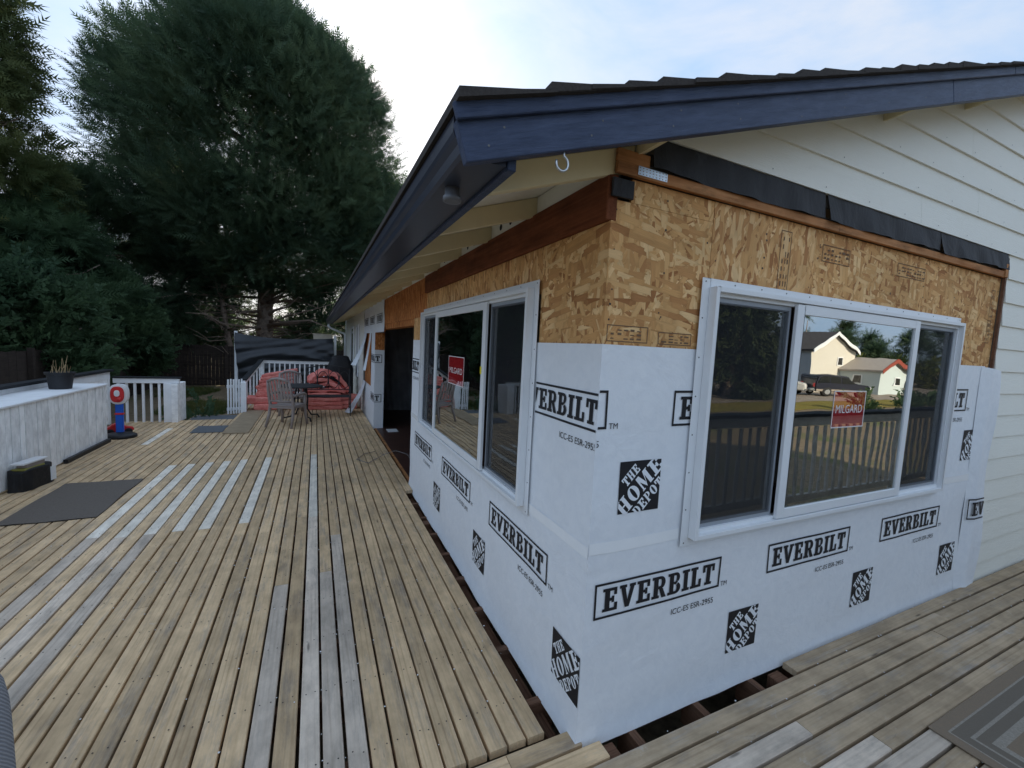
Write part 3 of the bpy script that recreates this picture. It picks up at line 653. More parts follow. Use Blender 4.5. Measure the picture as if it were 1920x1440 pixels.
q = MB(TR); r0 = random.Random(3)
for i in range(60):
    u = random.choice([.03, .55, .61, 1.33, 1.39, 2.93, 2.99, 3.67, .3, .95, 1.75, 2.15, 2.55, 3.3])+r0.uniform(-.008, .008); v = r0.uniform(1.80, 2.42); rr = r0.uniform(.003, .006)
    if .5 < u < 3.1 and v < 2.13: continue
    q.poly([(u+rr*cos(a*pi/3), v+rr*sin(a*pi/3), -.0025) for a in range(6)])
tag(q.build('sheathing_nails', 'nail', house, fix=False), kind='stuff')
# beam, rafters, bird blocks, soffit ------------------------------
b = MB(); b.box(-.055, -3.13/2, -.09, -.002, 3.13/2-.0, .09)
me_ = None
bb = MB(); bb.box(-1.565, -.03, -.09, 1.565, .022, .09); bb.build('header_beam', 'beam_wood', house, (0.0, 1.566, 2.36), (0, 0, pi/2), bevel=.004)
for i in range(26):
    yy = .02+.655*i
    if yy > 15.85: break
    r_ = MB(); zt = lambda x: SOF+SL*x-.002
    r_.prism([(-.520, zt(-.520)), (.10, zt(.10)), (.10, zt(.10)-.10), (-.520, zt(-.520)-.10)], yy-.02, yy+.02, 'y'); r_.build('rafter', 'cream_paint', house, bevel=.002)
    if i < 15:
        q = MB(); q.box(.001, yy+.022, 2.451, .022, yy+.633, SOF-.003); bl = q.build('vent_block', 'siding', house)
        if i > 0:
            for t in (.15, .3, .45):
                h = MB(); h.poly([(-.0008, yy+.02+t+.020*cos(a*pi/5), 2.503+.020*sin(a*pi/5)) for a in range(10)])
                h.build('vent_hole', 'print_black', bl, fix=False)
RX = 5.3
def roofslab(y0, y1, lo, hi, x0, x1): # between offsets lo..hi above the soffit plane
    return [(x0, SOF+SL*x0+lo), (x1, SOF+SL*x1+lo), (x1, SOF+SL*x1+hi), (x0, SOF+SL*x0+hi)]
for i in range(8):                                       # soffit sheets, butted along the eave
    y0, y1 = -.213+2.1*i, -.213+2.1*(i+1)-.003
    b = MB(); b.prism(roofslab(0, 0, 0, .012, -.518, RX), y0, min(y1, 15.93)); b.build('soffit_sheet', 'siding', house)
roof = MB(); roof.prism(roofslab(0, 0, .013, .079, -.60, RX), -.212, 15.93)
zr = SOF+SL*RX; roof.prism([(RX+.002, zr), (2*RX+.7, zr-SL*(RX+.7)), (2*RX+.7, zr-SL*(RX+.7)+.075), (RX+.002, zr+.075)], -.212, 15.93); roof = roof.build('roof', 'shed_wood', house)
n = 44
for i in range(n):                                       # laminated shingle courses
    x0 = -.735+.1385*i; x1 = x0+.30
    if x1 > RX+.02: x1 = RX+.02
    if x0 > RX-.05: break
    t = random.choice([.012, .014, .020, .026]); ov = random.uniform(.0, .012)
    z0 = SOF+SL*x0+.0815; z1 = SOF+SL*x1+.0815
    s_ = MB(); s_.add([(x0, -.287-ov, z0+.006), (x1, -.287-ov, z1+.002), (x1, 15.97, z1+.002), (x0, 15.97, z0+.006), (x0, -.287-ov, z0+.008+t), (x1, -.287-ov, z1+.006), (x1, 15.97, z1+.006), (x0, 15.97, z0+.008+t)],
                      [(3, 2, 1, 0), (4, 5, 6, 7), (0, 1, 5, 4), (1, 2, 6, 5), (2, 3, 7, 6), (3, 0, 4, 7)]); s_.build('shingle_course', 'shingle', roof)
# rake boards
def rake(name, y0, y1, lo, hi, x0, x1, mat='navy'):
    L_ = math.hypot(x1-x0, (x1-x0)*SL); a = math.atan(SL)
    b = MB(); b.box(0, 0, lo, L_, y1-y0, hi); return b.build(name, mat, house, (x0, y0, SOF+SL*x0), (0, -a, 0), bevel=.003)
rake('rake_board', -.250, -.214, -.066, .048, -.712, 1.95); rake('rake_board', -.250, -.214, -.066, .048, 1.953, RX)
rake('rake_trim', -.269, -.252, .040, .086, -.716, 2.60); rake('rake_trim', -.269, -.252, .040, .086, 2.603, RX)
for x in (.10, 1.82, 2.72, 3.7):
    b = MB(); z = SOF+SL*x; b.prism([(x, z-.045), (x+.04, z+.04/3-.045), (x+.04, z+.04/3-.001), (x, z-.001)], -.212, -.004); b.build('lookout_block', 'cream_paint', house)
# eave fascia and gutter
b = MB(); b.box(-.552, -.212, 2.272, -.522, 15.9, 2.40); b.build('eave_fascia', 'navy', house, bevel=.003)
gut = MB(); pr = [(-.554, 2.385), (-.554, 2.284), (-.690, 2.280), (-.700, 2.290), (-.704, 2.318), (-.717, 2.332), (-.722, 2.345), (-.722, 2.390), (-.712, 2.394), (-.712, 2.384), (-.714, 2.348), (-.708, 2.336), (-.696, 2.320), (-.692, 2.296), (-.686, 2.288), (-.560, 2.291), (-.560, 2.385)]
gut.prism(pr, -.205, 15.95); gutter = gut.build('gutter', 'gutter_navy', house)
b = MB(); b.prism([(-.556, 2.384), (-.556, 2.283), (-.690, 2.2795), (-.7005, 2.290), (-.7045, 2.318), (-.7175, 2.332), (-.7225, 2.345), (-.7225, 2.391)], -.2085, -.2055); b.build('gutter_end_cap', 'gutter_navy', gutter)
b = MB(); b.lathe([(.026, 0), (.026, -.030), (.032, -.034), (.032, -.050), (.022, -.05)], 16, (-.645, .05, 2.286)); b.build('gutter_outlet', 'gutter_grey', gutter, smooth=True)
b = MB(); b.tube([(-.64, 15.85, 2.29), (-.64, 15.85, 2.20), (-.58, 15.86, 2.13), (-.30, 15.9, 2.02), (-.10, 15.95, 1.96), (-.06, 15.95, 1.88), (-.06, 15.95, -.5)], .038, 10); b.build('downspout', 'vinyl', house, smooth=True)
# hook under the rake
b = MB(); b.tube([(0, 0, .05), (0, 0, 0)]+[(-.006+.030*cos(a), 0, -.040+.032*sin(a)) for a in [R(75-17*k) for k in range(17)]], .0055, 8); o = b.build('screw_hook', 'galvanised', house, (-.37, -.232, 2.352), smooth=True); o.scale = (.72, .72, .72)

# felt, nailing strip, strap --------------------------------------
for i, (a, c_) in enumerate(((.17, 1.36), (1.38, 2.62), (2.63, 3.70))):
    b = MB(TR); b.grid(lambda u, v: (a+(c_-a)*u, 2.498+.134*v-.010*sin(u*3+i)*(1-v), .036-.022*v+(.007*sin(u*17+v*2+i)+.004*sin(u*41+i))*(1-.8*v)), 50, 5); b.build('roofing_felt', 'felt', house, smooth=True, fix=False)
for a, c_ in ((.0, 1.5), (1.502, 3.64)):
    b = MB(); b.box(-(c_-a)/2, -.0105, -.022, (c_-a)/2, .0105, .022); b.build('nailing_strip', 'strip_wood', house, ((a+c_)/2, -.0145, 2.472), bevel=.002)
b = MB(); b.box(.0, -.020, 2.496, .165, -.004, 2.545); b.build('wood_block', 'strip_wood', house, bevel=.002)
b = MB(); b.box(-.012, -.018, 2.36, .095, -.006, 2.432); b.build('roofing_felt', 'felt', house, bevel=.002)
b = MB(); b.box(3.655, -.03, 2.452, 3.70, -.004, 2.55); b.build('wood_block', 'strip_wood', house, bevel=.002)
st = MB(TR); pw, ph = .155, .034
st.grid(lambda u, v: (.10+pw*u, 2.458+ph*v, .0275), 27, 9, lambda u, v: (int(v*9) % 3 == 1) and (int(u*27) % 3 == 1)); st.build('metal_strap', 'galvanised', house, fix=False)

# siding ----------------------------------------------------------
def lap(x0a, x0b, x1, z0, z1, name='siding_board'):
    xc, zc = (x0a+x1)/2, z0
    b = MB(); f = lambda x, z: x-xc
    bot, top = .020, .006
    v_ = [(x0a-xc, -bot, 0), (x1-xc, -bot, 0), (x1-xc, -top, z1-z0), (x0b-xc, -top, z1-z0), (x0a-xc, -.001, 0), (x1-xc, -.001, 0), (x1-xc, -.001, z1-z0), (x0b-xc, -.001, z1-z0)]
    b.add(v_, [(0, 1, 2, 3), (7, 6, 5, 4), (0, 4, 5, 1), (1, 5, 6, 2), (2, 6, 7, 3), (3, 7, 4, 0)]); return b.build(name, 'siding', house, (xc, -.002, zc))
EX = .178; NAILS = []
for k in range(10):
    z0 = 2.628+EX*k; z1 = z0+EX+.012; xa = (z0-SOF)/SL; xb_ = (z1-SOF)/SL-.0
    if xa > RX-.1: break
    xj = [2.35, 3.1, 4.4, 2.9, 3.9, 4.6, 5.0, 4.2, 5, 5][k]
    if xj > xb_+.3: lap(xa, xb_, xj-.001, z0, z1); lap(xj+.001, xj+.001, 2*RX-xa, z0, z1)
    else: lap(xa, min(xb_, RX), 2*RX-xa, z0, z1)
    for x in np.arange(xb_+.12, 5.2, .41):
        x += random.uniform(-.02, .02); NAILS.append((x, -.0235, z0+.028))
for j in range(1, 16):
    z0 = 2.628-EX*j; lap(3.735+random.uniform(-.012, .02), 3.74, 10.6, max(z0, -.02), z0+EX+.012)
for x in np.arange(-.6, 5.0, .33):
    for q in (.02, -.035): NAILS.append((x+random.uniform(-.03, .03), -.2508, SOF+SL*x+q*1.05+random.uniform(-.008, .008)))
b = MB()
for x, y, z in NAILS: b.poly([(x+.0038*cos(a*pi/3), y, z+.0038*sin(a*pi/3)) for a in range(6)])
tag(b.build('siding_nails', 'nail_paint', house, fix=False), kind='stuff')
b = MB(); b.box(3.70, -.018, -.02, 3.727, -.001, 2.6); b.build('siding_edge_board', 'joist_wood', house)
b = MB(); b.box(3.71, .0, -.1, 10.6, .012, 2.6); b.prism([(.12, SOF+.02), (RX, SOF+SL*RX-.02), (2*RX-.1, SOF+.02)], .0, .012); b.build('gable_backing', 'interior_wall', house)
# far part of the long wall
for j in range(15):
    z0 = -.02+EX*j; b = MB(); q = 12.35
    L1 = 7.0; b.add([(-L1/2, -.02, 0), (L1/2, -.02, 0), (L1/2, -.006, .19), (-L1/2, -.006, .19), (-L1/2, 0, 0), (L1/2, 0, 0), (L1/2, 0, .19), (-L1/2, 0, .19)], [(0, 1, 2, 3), (7, 6, 5, 4), (0, 4, 5, 1), (1, 5, 6, 2), (2, 6, 7, 3), (3, 7, 4, 0)])
    b.build('siding_board', 'siding', house, (.004, 13.05, z0), (0, 0, -pi/2))
b = MB(); b.box(.005, 9.51, -.1, .06, 16.55, 2.55); b.box(.06, 16.5, -.1, 10.6, 16.55, 2.5); b.box(10.55, .02, -.1, 10.6, 16.5, 2.5); b.build('wall_backing', 'interior_wall', house)
for y0, y1 in ((10.6, 11.2), (12.2, 13.4)):
    b = MB(LT); b.box(-y1, .75, .021, -y1+.07, 2.15, .05); b.box(-y0-.07, .75, .021, -y0, 2.15, .05); b.box(-y1+.07, 2.08, .021, -y0-.07, 2.15, .05); b.box(-y1+.07, .75, .021, -y0-.07, .82, .05); wn = b.build('window', 'vinyl', house)
    b = MB(LT); b.box(-y1+.07, .82, .026, -y0-.07, 2.08, .030); b.build('pane', 'car_glass', wn)

# main windows ----------------------------------------------------
def ring(b, u0, v0, u1, v1, t, w0, w1, tb=None):
    tb = tb or t
    b.box(u0, v0, w0, u0+t, v1, w1); b.box(u1-t, v0, w0, u1, v1, w1); b.box(u0+t, v1-tb, w0, u1-t, v1, w1); b.box(u0+t, v0, w0, u1-t, v0+tb, w1)
def window(T, u0, u1, v0, v1, sticker, so_=0.):
    f = MB(T); ring(f, u0, v0, u1, v1, .05, .012, .016)                  # nailing flange
    ring(f, u0+.045, v0+.04, u1-.045, v1-.04, .022, .0165, .060)           # outer frame
    ring(f, u0+.067, v0+.062, u1-.067, v1-.062, .018, .004, .034)
    wn = f.build('window', 'vinyl', house, bevel=.0015)
    a0, a1, c0, c1 = u0+.085, u1-.085, v0+.08, v1-.08
    m0, m1 = a0+.585, a1-.585
    s = MB(T); ring(s, m0-.02, c0-.012, m1+.02, c1+.012, .058, .0345, .054, .05); s.build('fixed_sash', 'vinyl', wn, bevel=.002)
    p = MB(T); p.box(m0+.036, c0+.036, .042, m1-.036, c1-.036, .046); p.build('pane', 'glass', wn)
    for q0, q1 in ((a0, m0-.022), (m1+.022, a1)):
        s = MB(T); ring(s, q0, c0, q1, c1, .026, .006, .020, .03); s.build('slider_sash', 'vinyl_grey', wn, bevel=.0015)
        p = MB(T); p.box(q0+.026, c0+.03, .008, q1-.026, c1-.03, .012); p.build('pane', 'glass', wn)
        s = MB(T); s.box(q0+.02, c0+.022, .0225, q1-.02, c1-.022, .0235); s.build('insect_screen', 'screen', wn)
    # flange screws
    s = MB(T)
    n_ = 13
    for i in range(n_+1):
        uu = u0+.02+(u1-u0-.04)*i/n_
        for vv in (v0+.016, v1-.016): s.poly([(uu+.004*cos(a*pi/3), vv+.004*sin(a*pi/3), .0168) for a in range(6)])
    for i in range(1, 7):
        vv = v0+(v1-v0)*i/7
        for uu in (u0+.016, u1-.016): s.poly([(uu+.004*cos(a*pi/3), vv+.004*sin(a*pi/3), .0168) for a in range(6)])
    tag(s.build('flange_screws', 'nail', wn, fix=False), kind='stuff')
    su, sv_, sw, sh = sticker
    s = MB(T); s.box(su, sv_, .0465+so_, su+sw, sv_+sh, .0472+so_); sk = s.build('sticker', 'sticker_glazed', wn)
    ring_ = MB(T); ring(ring_, su, sv_, su+sw, sv_+sh, .006, .0473+so_, .0478+so_); ring_.build('sticker_border', 'sticker_print', wn)
    ps = [[(x*1.0, y) for x, y in p] for p in text('MILGARD', .068)]
    xs = [x for p in ps for x, y in p]; kx = (sw*.82)/(max(xs)-min(xs))
    emit(T, [[((x-min(xs))*kx+sw*.09, y) for x, y in p] for p in ps], su, sv_+sh*.40, wn, 'sticker_print', .0480+so_, name='sticker_lettering', dfn=lambda a, b_: 0.)
    return wn
wR = window(TR, .522, 3.08, .825, 2.10, (1.585, 1.37, .325, .215))
wL = window(LT, -3.165, -.552, .825, 2.10, (-2.05, 1.415, .41, .23))
s = MB(LT); s.box(-1.272, 1.55, .0545, -1.245, 1.60, .0555); s.build('sticker', 'sticker_yellow', wL)

# ------------------------------------------------------------------ left side: plank bench wall, rails
bw_ = empty('bench_wall', (-3.95, 3.2, 0)); tag(bw_, 'weathered white vertical plank half wall with a broad ledge at the deck edge', 'wall')
def inp(o, p): o.parent = p; o.matrix_parent_inverse = p.matrix_world.inverted() if False else Matrix.Translation(-Vector(p.location)); return o
i = 0; y = .3
while y < 6.9:
    wd = random.choice([.088, .09, .138, .14, .14]); wd = min(wd, 6.93-y)
    if wd < .03: break
    b = MB(); zb = .015+random.uniform(0, .012); b.box(-(.865-zb)/2, -wd/2+.006, -.009, (.865-zb)/2, wd/2-.006, .009)
    inp(b.build('plank', 'white_plank', None, (-3.96+random.uniform(-.003, .003), y+wd/2, (zb+.865)/2), (0, -pi/2, 0), bevel=.002), bw_); y += wd
b = MB(); b.box(-4.0, .3, .02, -3.985, 6.89, .86); inp(b.build('gap_shade_sheet', 'plastic_black', None), bw_)  # black sheet added so the gaps between planks read as shade
b = MB(); b.box(-4.41, .3, .868, -3.925, 6.95, .893); inp(b.build('ledge', 'white_paint', None, bevel=.004), bw_)
b = MB(); b.box(-4.40, 6.90, 0, -3.97, 6.925, .866); inp(b.build('end_panel', 'white_paint', None), bw_)
b = MB(); b.box(-3.945, 5.65, .001, -3.90, 6.9, .055); inp(b.build('base_board', 'plastic_black', None, bevel=.003), bw_)

def baluster(name, parent, p, q, w_=.034, mat='white_paint'):
    b = MB(); p, q = Vector(p), Vector(q); m_ = (p+q)/2; h = (q-p).length/2
    b.box(-w_/2, -w_/2, -h, w_/2, w_/2, h); o = b.build(name, mat, None, m_, bevel=.002)
    d = (q-p).normalized(); o.rotation_euler = d.to_track_quat('Z', 'Y').to_euler(); return inp(o, parent)
def piece(name, parent, mat, *boxes, bevel=.003):
    b = MB()
    for bx in boxes: b.box(*bx)
    return inp(b.build(name, mat, None, bevel=bevel), parent)
rl = empty('side_railing', (-4.45, 6, 0)); tag(rl, 'white board railing with black cap rising behind the bench wall ledge', 'railing')
piece('top_board', rl, 'white_paint', (-4.47, .3, .82, -4.43, 8.5, .955)); piece('cap_rail', rl, 'black_cap', (-4.52, .3, .957, -4.38, 8.52, .995))
piece('panel_board', rl, 'white_plank', (-4.46, 6.96, .02, -4.44, 8.45, .818))
for y in (.36, 1.6, 3.2, 5.0, 6.8, 8.45): piece('post', rl, 'white_paint', (-4.49, y-.04, 0, -4.431+.002, y+.04, .82))
rl = empty('corner_railing', (-4.0, 8.6, 0)); tag(rl, 'short white baluster railing with broad end post behind the toy stand', 'railing')
piece('top_rail', rl, 'white_paint', (-4.42, 8.57, .74, -3.44, 8.64, .83)); piece('cap_rail', rl, 'black_cap', (-4.42, 8.54, .832, -3.42, 8.68, .858))
for i, x in enumerate((-4.36, -4.24, -4.12, -4.0, -3.88, -3.76)): baluster('baluster', rl, (x, 8.62, -.02), (x, 8.62, .74), .036)
piece('end_post', rl, 'white_paint', (-3.68, 8.55, -.02, -3.55, 8.66, .739)); piece('side_panel', rl, 'white_plank', (-3.548, 8.50, -.02, -3.45, 9.05, .735))

rl = empty('back_railing', (-1.2, 12.5, 0)); tag(rl, 'white baluster railing across the far end of the deck in front of the black tarpaulin', 'railing')
piece('top_rail', rl, 'white_paint', (-2.40, 12.47, .95, -.12, 12.53, 1.04)); piece('cap_rail', rl, 'black_cap', (-2.46, 12.43, 1.042, -.08, 12.57, 1.075)); piece('bottom_rail', rl, 'white_paint', (-2.40, 12.47, .08, -.12, 12.52, .15))
for i in range(17): x = -2.27+.13*i; baluster('baluster', rl, (x, 12.50, .15), (x, 12.50, .95), .036)
piece('post', rl, 'white_paint', (-2.50, 12.44, 0, -2.40, 12.55, 1.035)); piece('post', rl, 'white_paint', (-.20, 12.44, 0, -.12, 12.55, .948))
rl = empty('stair_railing', (-2.5, 10.8, 0)); tag(rl, 'sloping white handrail dropping from the back railing post towards the gate', 'railing')
b = MB(); b.bar((-2.46, 12.42, .98), (-2.52, 9.62, .66), .05, .09); inp(b.build('top_rail', 'white_paint', None, bevel=.003), rl)
b = MB(); b.bar((-2.46, 12.42, 1.045), (-2.52, 9.62, .725), .11, .03); inp(b.build('cap_rail', 'black_cap', None, bevel=.003), rl)
for i in range(5):
    t = .12+.19*i; x, y, z = -2.46-.06*t, 12.42-2.8*t, .93-.32*t; baluster('baluster', rl, (x, y, .02), (x, y, z), .036)
piece('post', rl, 'white_paint', (-2.575, 9.52, -.04, -2.465, 9.62, .68))
gt = empty('picket_gate', (-2.75, 9.5, 0)); tag(gt, 'small white picket gate hung on the post left of the pink insulation', 'gate')
for i in range(6): x = -2.80+.048*i; baluster('picket', gt, (x, 9.50+.02*i, -.02), (x, 9.50+.02*i, .74+.01*(i % 2)), .03)
for z in (.08, .58):
    b = MB(); b.bar((-2.83, 9.53, z), (-2.54, 9.64, z), .03, .07); inp(b.build('gate_rail', 'white_paint', None, bevel=.002), gt)

# rail of the walkway, seen mirrored in the gable window
rl = empty('walkway_railing', (3, -1.66, 0)); tag(rl, 'brown baluster railing with dark cap along the walkway facing the gable window', 'railing')
piece('cap_rail', rl, 'black_cap', (-.9, -1.76, 1.105, 9.0, -1.60, 1.14)); piece('top_rail', rl, 'rail_dark', (-.9, -1.70, .99, 9.0, -1.655, 1.10)); piece('bottom_rail', rl, 'rail_dark', (-.9, -1.70, .07, 9.0, -1.655, .15))
b = MB(); b.box(-.022, -.011, -.42, .022, .011, .42); proto = b.build('baluster', 'rail_dark', None, (0, 0, 0), bevel=.003)
for i in range(62):
    o = proto if i == 0 else proto.copy()
    if i: C.objects.link(o)
    o.location = (-.82+.157*i, -1.64, .57); inp(o, rl)
for x in (-.86, 1.6, 4.0, 6.4, 8.9): piece('post', rl, 'rail_dark', (x-.045, -1.72, 0, x+.045, -1.703, .99))

# ------------------------------------------------------------------ ply sheet, mats, rug
def slab(name, mat, x0, y0, x1, y1, z0, h, label, cat, rz=0., bev=.003, group=None):
    b = MB(); b.box(-(x1-x0)/2, -(y1-y0)/2, 0, (x1-x0)/2, (y1-y0)/2, h); return tag(b.build(name, mat, None, ((x0+x1)/2, (y0+y1)/2, z0), (0, 0, rz), bevel=bev), label, cat, group)
slab('plywood_sheet', 'plywood', -2.53, 7.2, -2.14, 9.78, .003, .012, 'long bare plywood strip laid on the deck beside the picket gate', 'plywood')
def matt(name, mat, x0, y0, x1, y1, label, rz=0.):
    b = MB(); w_, h = (x1-x0)/2, (y1-y0)/2
    b.grid(lambda u, v: ((u*2-1)*w_+.006*sin(v*9), (v*2-1)*h+.006*sin(u*8), .007+.002*sin(u*11+v*7)+.004*max(0, abs(u-.5)*2-.9)*sin(v*14)*5*.2), 24, 24)
    b.grid(lambda u, v: ((u*2-1)*w_+.006*sin(v*9), (v*2-1)*h+.006*sin(u*8), .001), 24, 24)
    return tag(b.build(name, mat, None, ((x0+x1)/2, (y0+y1)/2, .002), (0, 0, rz), fix=False), label, 'mat')
matt('floor_mat', 'mat_grey', -3.56, 3.54, -2.885, 4.71, 'large dark grey mat on the deck left of the pale replaced boards')
matt('floor_mat', 'mat_light', -3.03, 7.35, -2.555, 7.98, 'small grey mat on the deck beside the plywood strip')
b = MB(); b.box(-3.42, 8.75, -.16, -2.56, 9.6, -.045); tag(b.build('step', 'plywood', None, bevel=.005), 'low wooden step down to the yard at the deck opening', 'step')
matt('floor_mat', 'mat_light', -3.38, 8.8, -2.60, 9.45, 'grey mat on the low step at the deck opening').location.z = -.043
b = MB(); b.box(-1.25, -.52, .0, 1.25, .52, .009); tag(b.build('rug', 'rug', None, (2.885, -1.106, .003), (0, 0, .005), bevel=.003), 'striped grey and brown outdoor rug at the corner of the walkway', 'rug')

# ------------------------------------------------------------------ pot, toy stand, toy car, crate
pz = .8935
pt = empty('plant_pot', (-4.17, 6.22, pz)); tag(pt, 'black nursery pot of dead stalks standing on the bench wall ledge', 'plant pot')
b = MB(); b.lathe([(.105, 0), (.11, .005), (.132, .19), (.146, .192), (.150, .225), (.142, .226), (.136, .20), (.0, .19)], 28); b.build('pot', 'pot_black', pt, smooth=False)
for i in range(16):
    a = random.random()*6.28; r_ = random.random()*.10; h = random.uniform(.10, .26); s_ = MB(); lx, ly = random.uniform(-.05, .05), random.uniform(-.05, .05)
    s_.tube([(0, 0, -.02), (lx*.4, ly*.4, h*.5), (lx, ly, h)], [.004, .003, .0018], 5); s_.build('stalk', 'stalk', pt, (r_*cos(a), r_*sin(a), .19))
ty = empty('toy_target_stand', (-3.895, 7.22, 0)); tag(ty, 'blue toy post on a black base with a red and white round top', 'toy')
b = MB(); b.lathe([(.0, 0), (.20, 0), (.215, .02), (.205, .05), (.16, .07), (.06, .085), (.05, .09)], 28, sx=1., sy=.85); b.build('base', 'plastic_black', ty, smooth=True)
b = MB(); b.box(-.048, -.026, .07, .048, .026, .60); b.build('post', 'plastic_blue', ty, bevel=.012, seg=2)
b = MB(); b.box(-.056, -.034, .37, .056, .034, .40); b.build('collar', 'plastic_red', ty, bevel=.006)
def oval(w_, h, y0, y1, z, n_=28, sq=2.6):
    pts = []
    for i in range(n_):
        t = 2*pi*i/n_; c_, s_ = cos(t), sin(t); pts.append((w_*math.copysign(abs(c_)**(2/sq), c_), z+h*math.copysign(abs(s_)**(2/sq), s_)))
    b = MB(); b.prism(pts, y0, y1); return b
oval(.115, .16, -.06, .07, .70).build('backboard', 'plastic_white', ty, bevel=.015, seg=2)
o = oval(.085, .125, -.085, -.061, .70); o.build('target_face', 'plastic_red', ty, bevel=.010, seg=2)
b = MB(); b.lathe([(.018, 0), (.03, .02), (.026, .05), (.012, .06)], 12, (.03, -.09, .60)); b.build('knob', 'plastic_red', ty, smooth=True)
oval(.035, .05, -.092, -.086, .72).build('emblem', 'plastic_white', ty, bevel=.003)
ca = empty('toy_car', (-4.0, 7.5, 0), .35); ca.scale = (.7, .7, .7); tag(ca, 'red ride on toy car parked behind the blue toy post', 'toy')
b = MB(); b.prism([(-.26, .07), (.25, .07), (.27, .14), (.12, .18), (.04, .25), (-.10, .26), (-.17, .19), (-.27, .17)], -.11, .11); b.build('body', 'plastic_red', ca, bevel=.02, seg=2)
for x in (-.16, .16):
    for y in (-.12, .12): b = MB(); b.lathe([(.02, -.02), (.07, -.022), (.075, 0), (.07, .022), (.02, .02)], 16); b.build('wheel', 'rubber', ca, (x, y, .076), (pi/2, 0, 0), smooth=True)
b = MB(); b.tube([(.08, 0, .22), (.05, 0, .32)], .012, 8); b.tube([(.05+.0, -.07, .33), (.05, .07, .33)], .012, 8); b.build('handlebar', 'plastic_black', ca)
bk = empty('slumped_bag', (-3.835, 4.74, 0), R(80)); bk.scale = (1.0, .66, .8); tag(bk, 'slumped black bag with boxes piled on it against the white plank wall', 'bag')
b = MB(); b.grid(lambda u, v: (0, 0, 0), 1, 1); b = MB()
def bag(u, v):
    t = 2*pi*u; h = .27; z = h*min(1, v*1.25); k = 1-.10*v+.035*sin(5*t+3*v)+.025*sin(9*t)
    if v > .8: k *= max(.0, 1-(v-.8)*4.9); z = h-.03*(v-.8)
    c_, s_ = cos(t), sin(t); return (.225*math.copysign(abs(c_)**.6, c_)*k, .14*math.copysign(abs(s_)**.6, s_)*k, z+.012*sin(3*t+1)*v)
b.grid(bag, 40, 14); b.build('bag', 'cover_black', bk, smooth=True, fix=False)
b = MB(); b.box(-.16, -.09, .262, .10, .09, .285); b.build('tray', 'plastic_yellow', bk, bevel=.004)
b = MB(); b.box(-.11, -.07, .286, .12, .07, .335); b.build('box', 'resin_brown', bk, bevel=.003); b = MB(); b.box(-.17, -.085, .337, .15, .085, .362); b.build('lid', 'plastic_white', bk, bevel=.004)
b = MB(); b.box(.12, -.146, .03, .19, -.135, .22); b.build('label', 'vinyl', bk)

# ------------------------------------------------------------------ patio furniture
def chair(label, loc, rz):
    t = empty('patio_chair', loc, rz); tag(t, label, 'chair')
    # seat faces local -y; back at +y
    for x in (-.24, .24):
        b = MB(); b.tube([(x*1.08, -.25, 0), (x, -.22, .20), (x*.98, -.20, .40), (x*1.02, -.20, .60)], [.024, .027, .028, .026], 8); b.build('leg', 'resin_brown', t, smooth=True)
        b = MB(); b.tube([(x*1.05, .30, 0), (x*.98, .22, .22), (x*.95, .19, .42), (x*.92, .27, .72), (x*.85, .31, .90)], [.024, .028, .030, .026, .022], 8); b.build('leg', 'resin_brown', t, smooth=True)
        b = MB(); b.tube([(x*1.02, -.22, .60), (x*1.10, -.12, .635), (x*1.10, .06, .63), (x*.98, .23, .60)], [.022, .028, .028, .020], 8); b.build('arm', 'resin_brown', t, smooth=True)
    b = MB(); b.tube([(-.205, .305, .88), (-.10, .33, .93), (0, .335, .945), (.10, .33, .93), (.205, .305, .88)], .026, 8); b.tube([(-.22, .215, .50), (.22, .215, .50)], .02, 8); b.build('backrest_frame', 'resin_brown', t, smooth=True)
    for i in range(6):
        x = -.155+.062*i; b = MB(); b.bar((x, .22, .50), (x, .328, .915-.06*abs(x)), .040, .012, (0, 1, 0)); b.build('back_slat', 'resin_brown', t, bevel=.003)
    for i in range(6): b = MB(); y = -.20+.075*i; b.box(-.225, y, .405-.012*sin(i/5*pi), .225, y+.06, .428-.012*sin(i/5*pi)); b.build('seat_slat', 'resin_brown', t, bevel=.006)
    b = MB(); b.box(-.235, -.225, .36, .235, -.20, .42); b.box(-.235, .20, .36, .235, .225, .42); b.box(-.245, -.2, .36, -.225, .2, .41); b.box(.225, -.2, .36, .245, .2, .41); b.build('seat_frame', 'resin_brown', t, bevel=.006)
    return t
chair('brown slatted resin armchair nearest the camera, turned to the round table', (-1.56, 7.86, 0), R(152)); chair('brown slatted resin armchair on the far side of the round table', (-1.56, 9.25, 0), R(8))
tb = empty('round_table', (-1.34, 8.52, 0)); tag(tb, 'round dark metal patio table on curved legs', 'table')
b = MB(); b.lathe([(.0, .695), (.40, .695), (.415, .70), (.42, .712), (.415, .724), (.40, .728), (.0, .728)], 40); b.build('tabletop', 'iron', tb)
for i in range(4):
    a = .5+i*pi/2; b = MB(); b.tube([(.10*cos(a), .10*sin(a), .69), (.14*cos(a), .14*sin(a), .45), (.13*cos(a), .13*sin(a), .22), (.22*cos(a), .22*sin(a), .08), (.36*cos(a), .36*sin(a), .07), (.40*cos(a), .40*sin(a), .0)], .016, 8); b.build('leg', 'iron', tb, smooth=True)
b = MB(); b.tube([(.13*cos(i*pi/10), .13*sin(i*pi/10), .33) for i in range(21)], .010, 6); b.build('leg_ring', 'iron', tb, smooth=True)
ir = empty('iron_bench', (-.80, 9.2, 0)); tag(ir, 'black wrought iron bench with looped back in front of the pink insulation', 'bench')
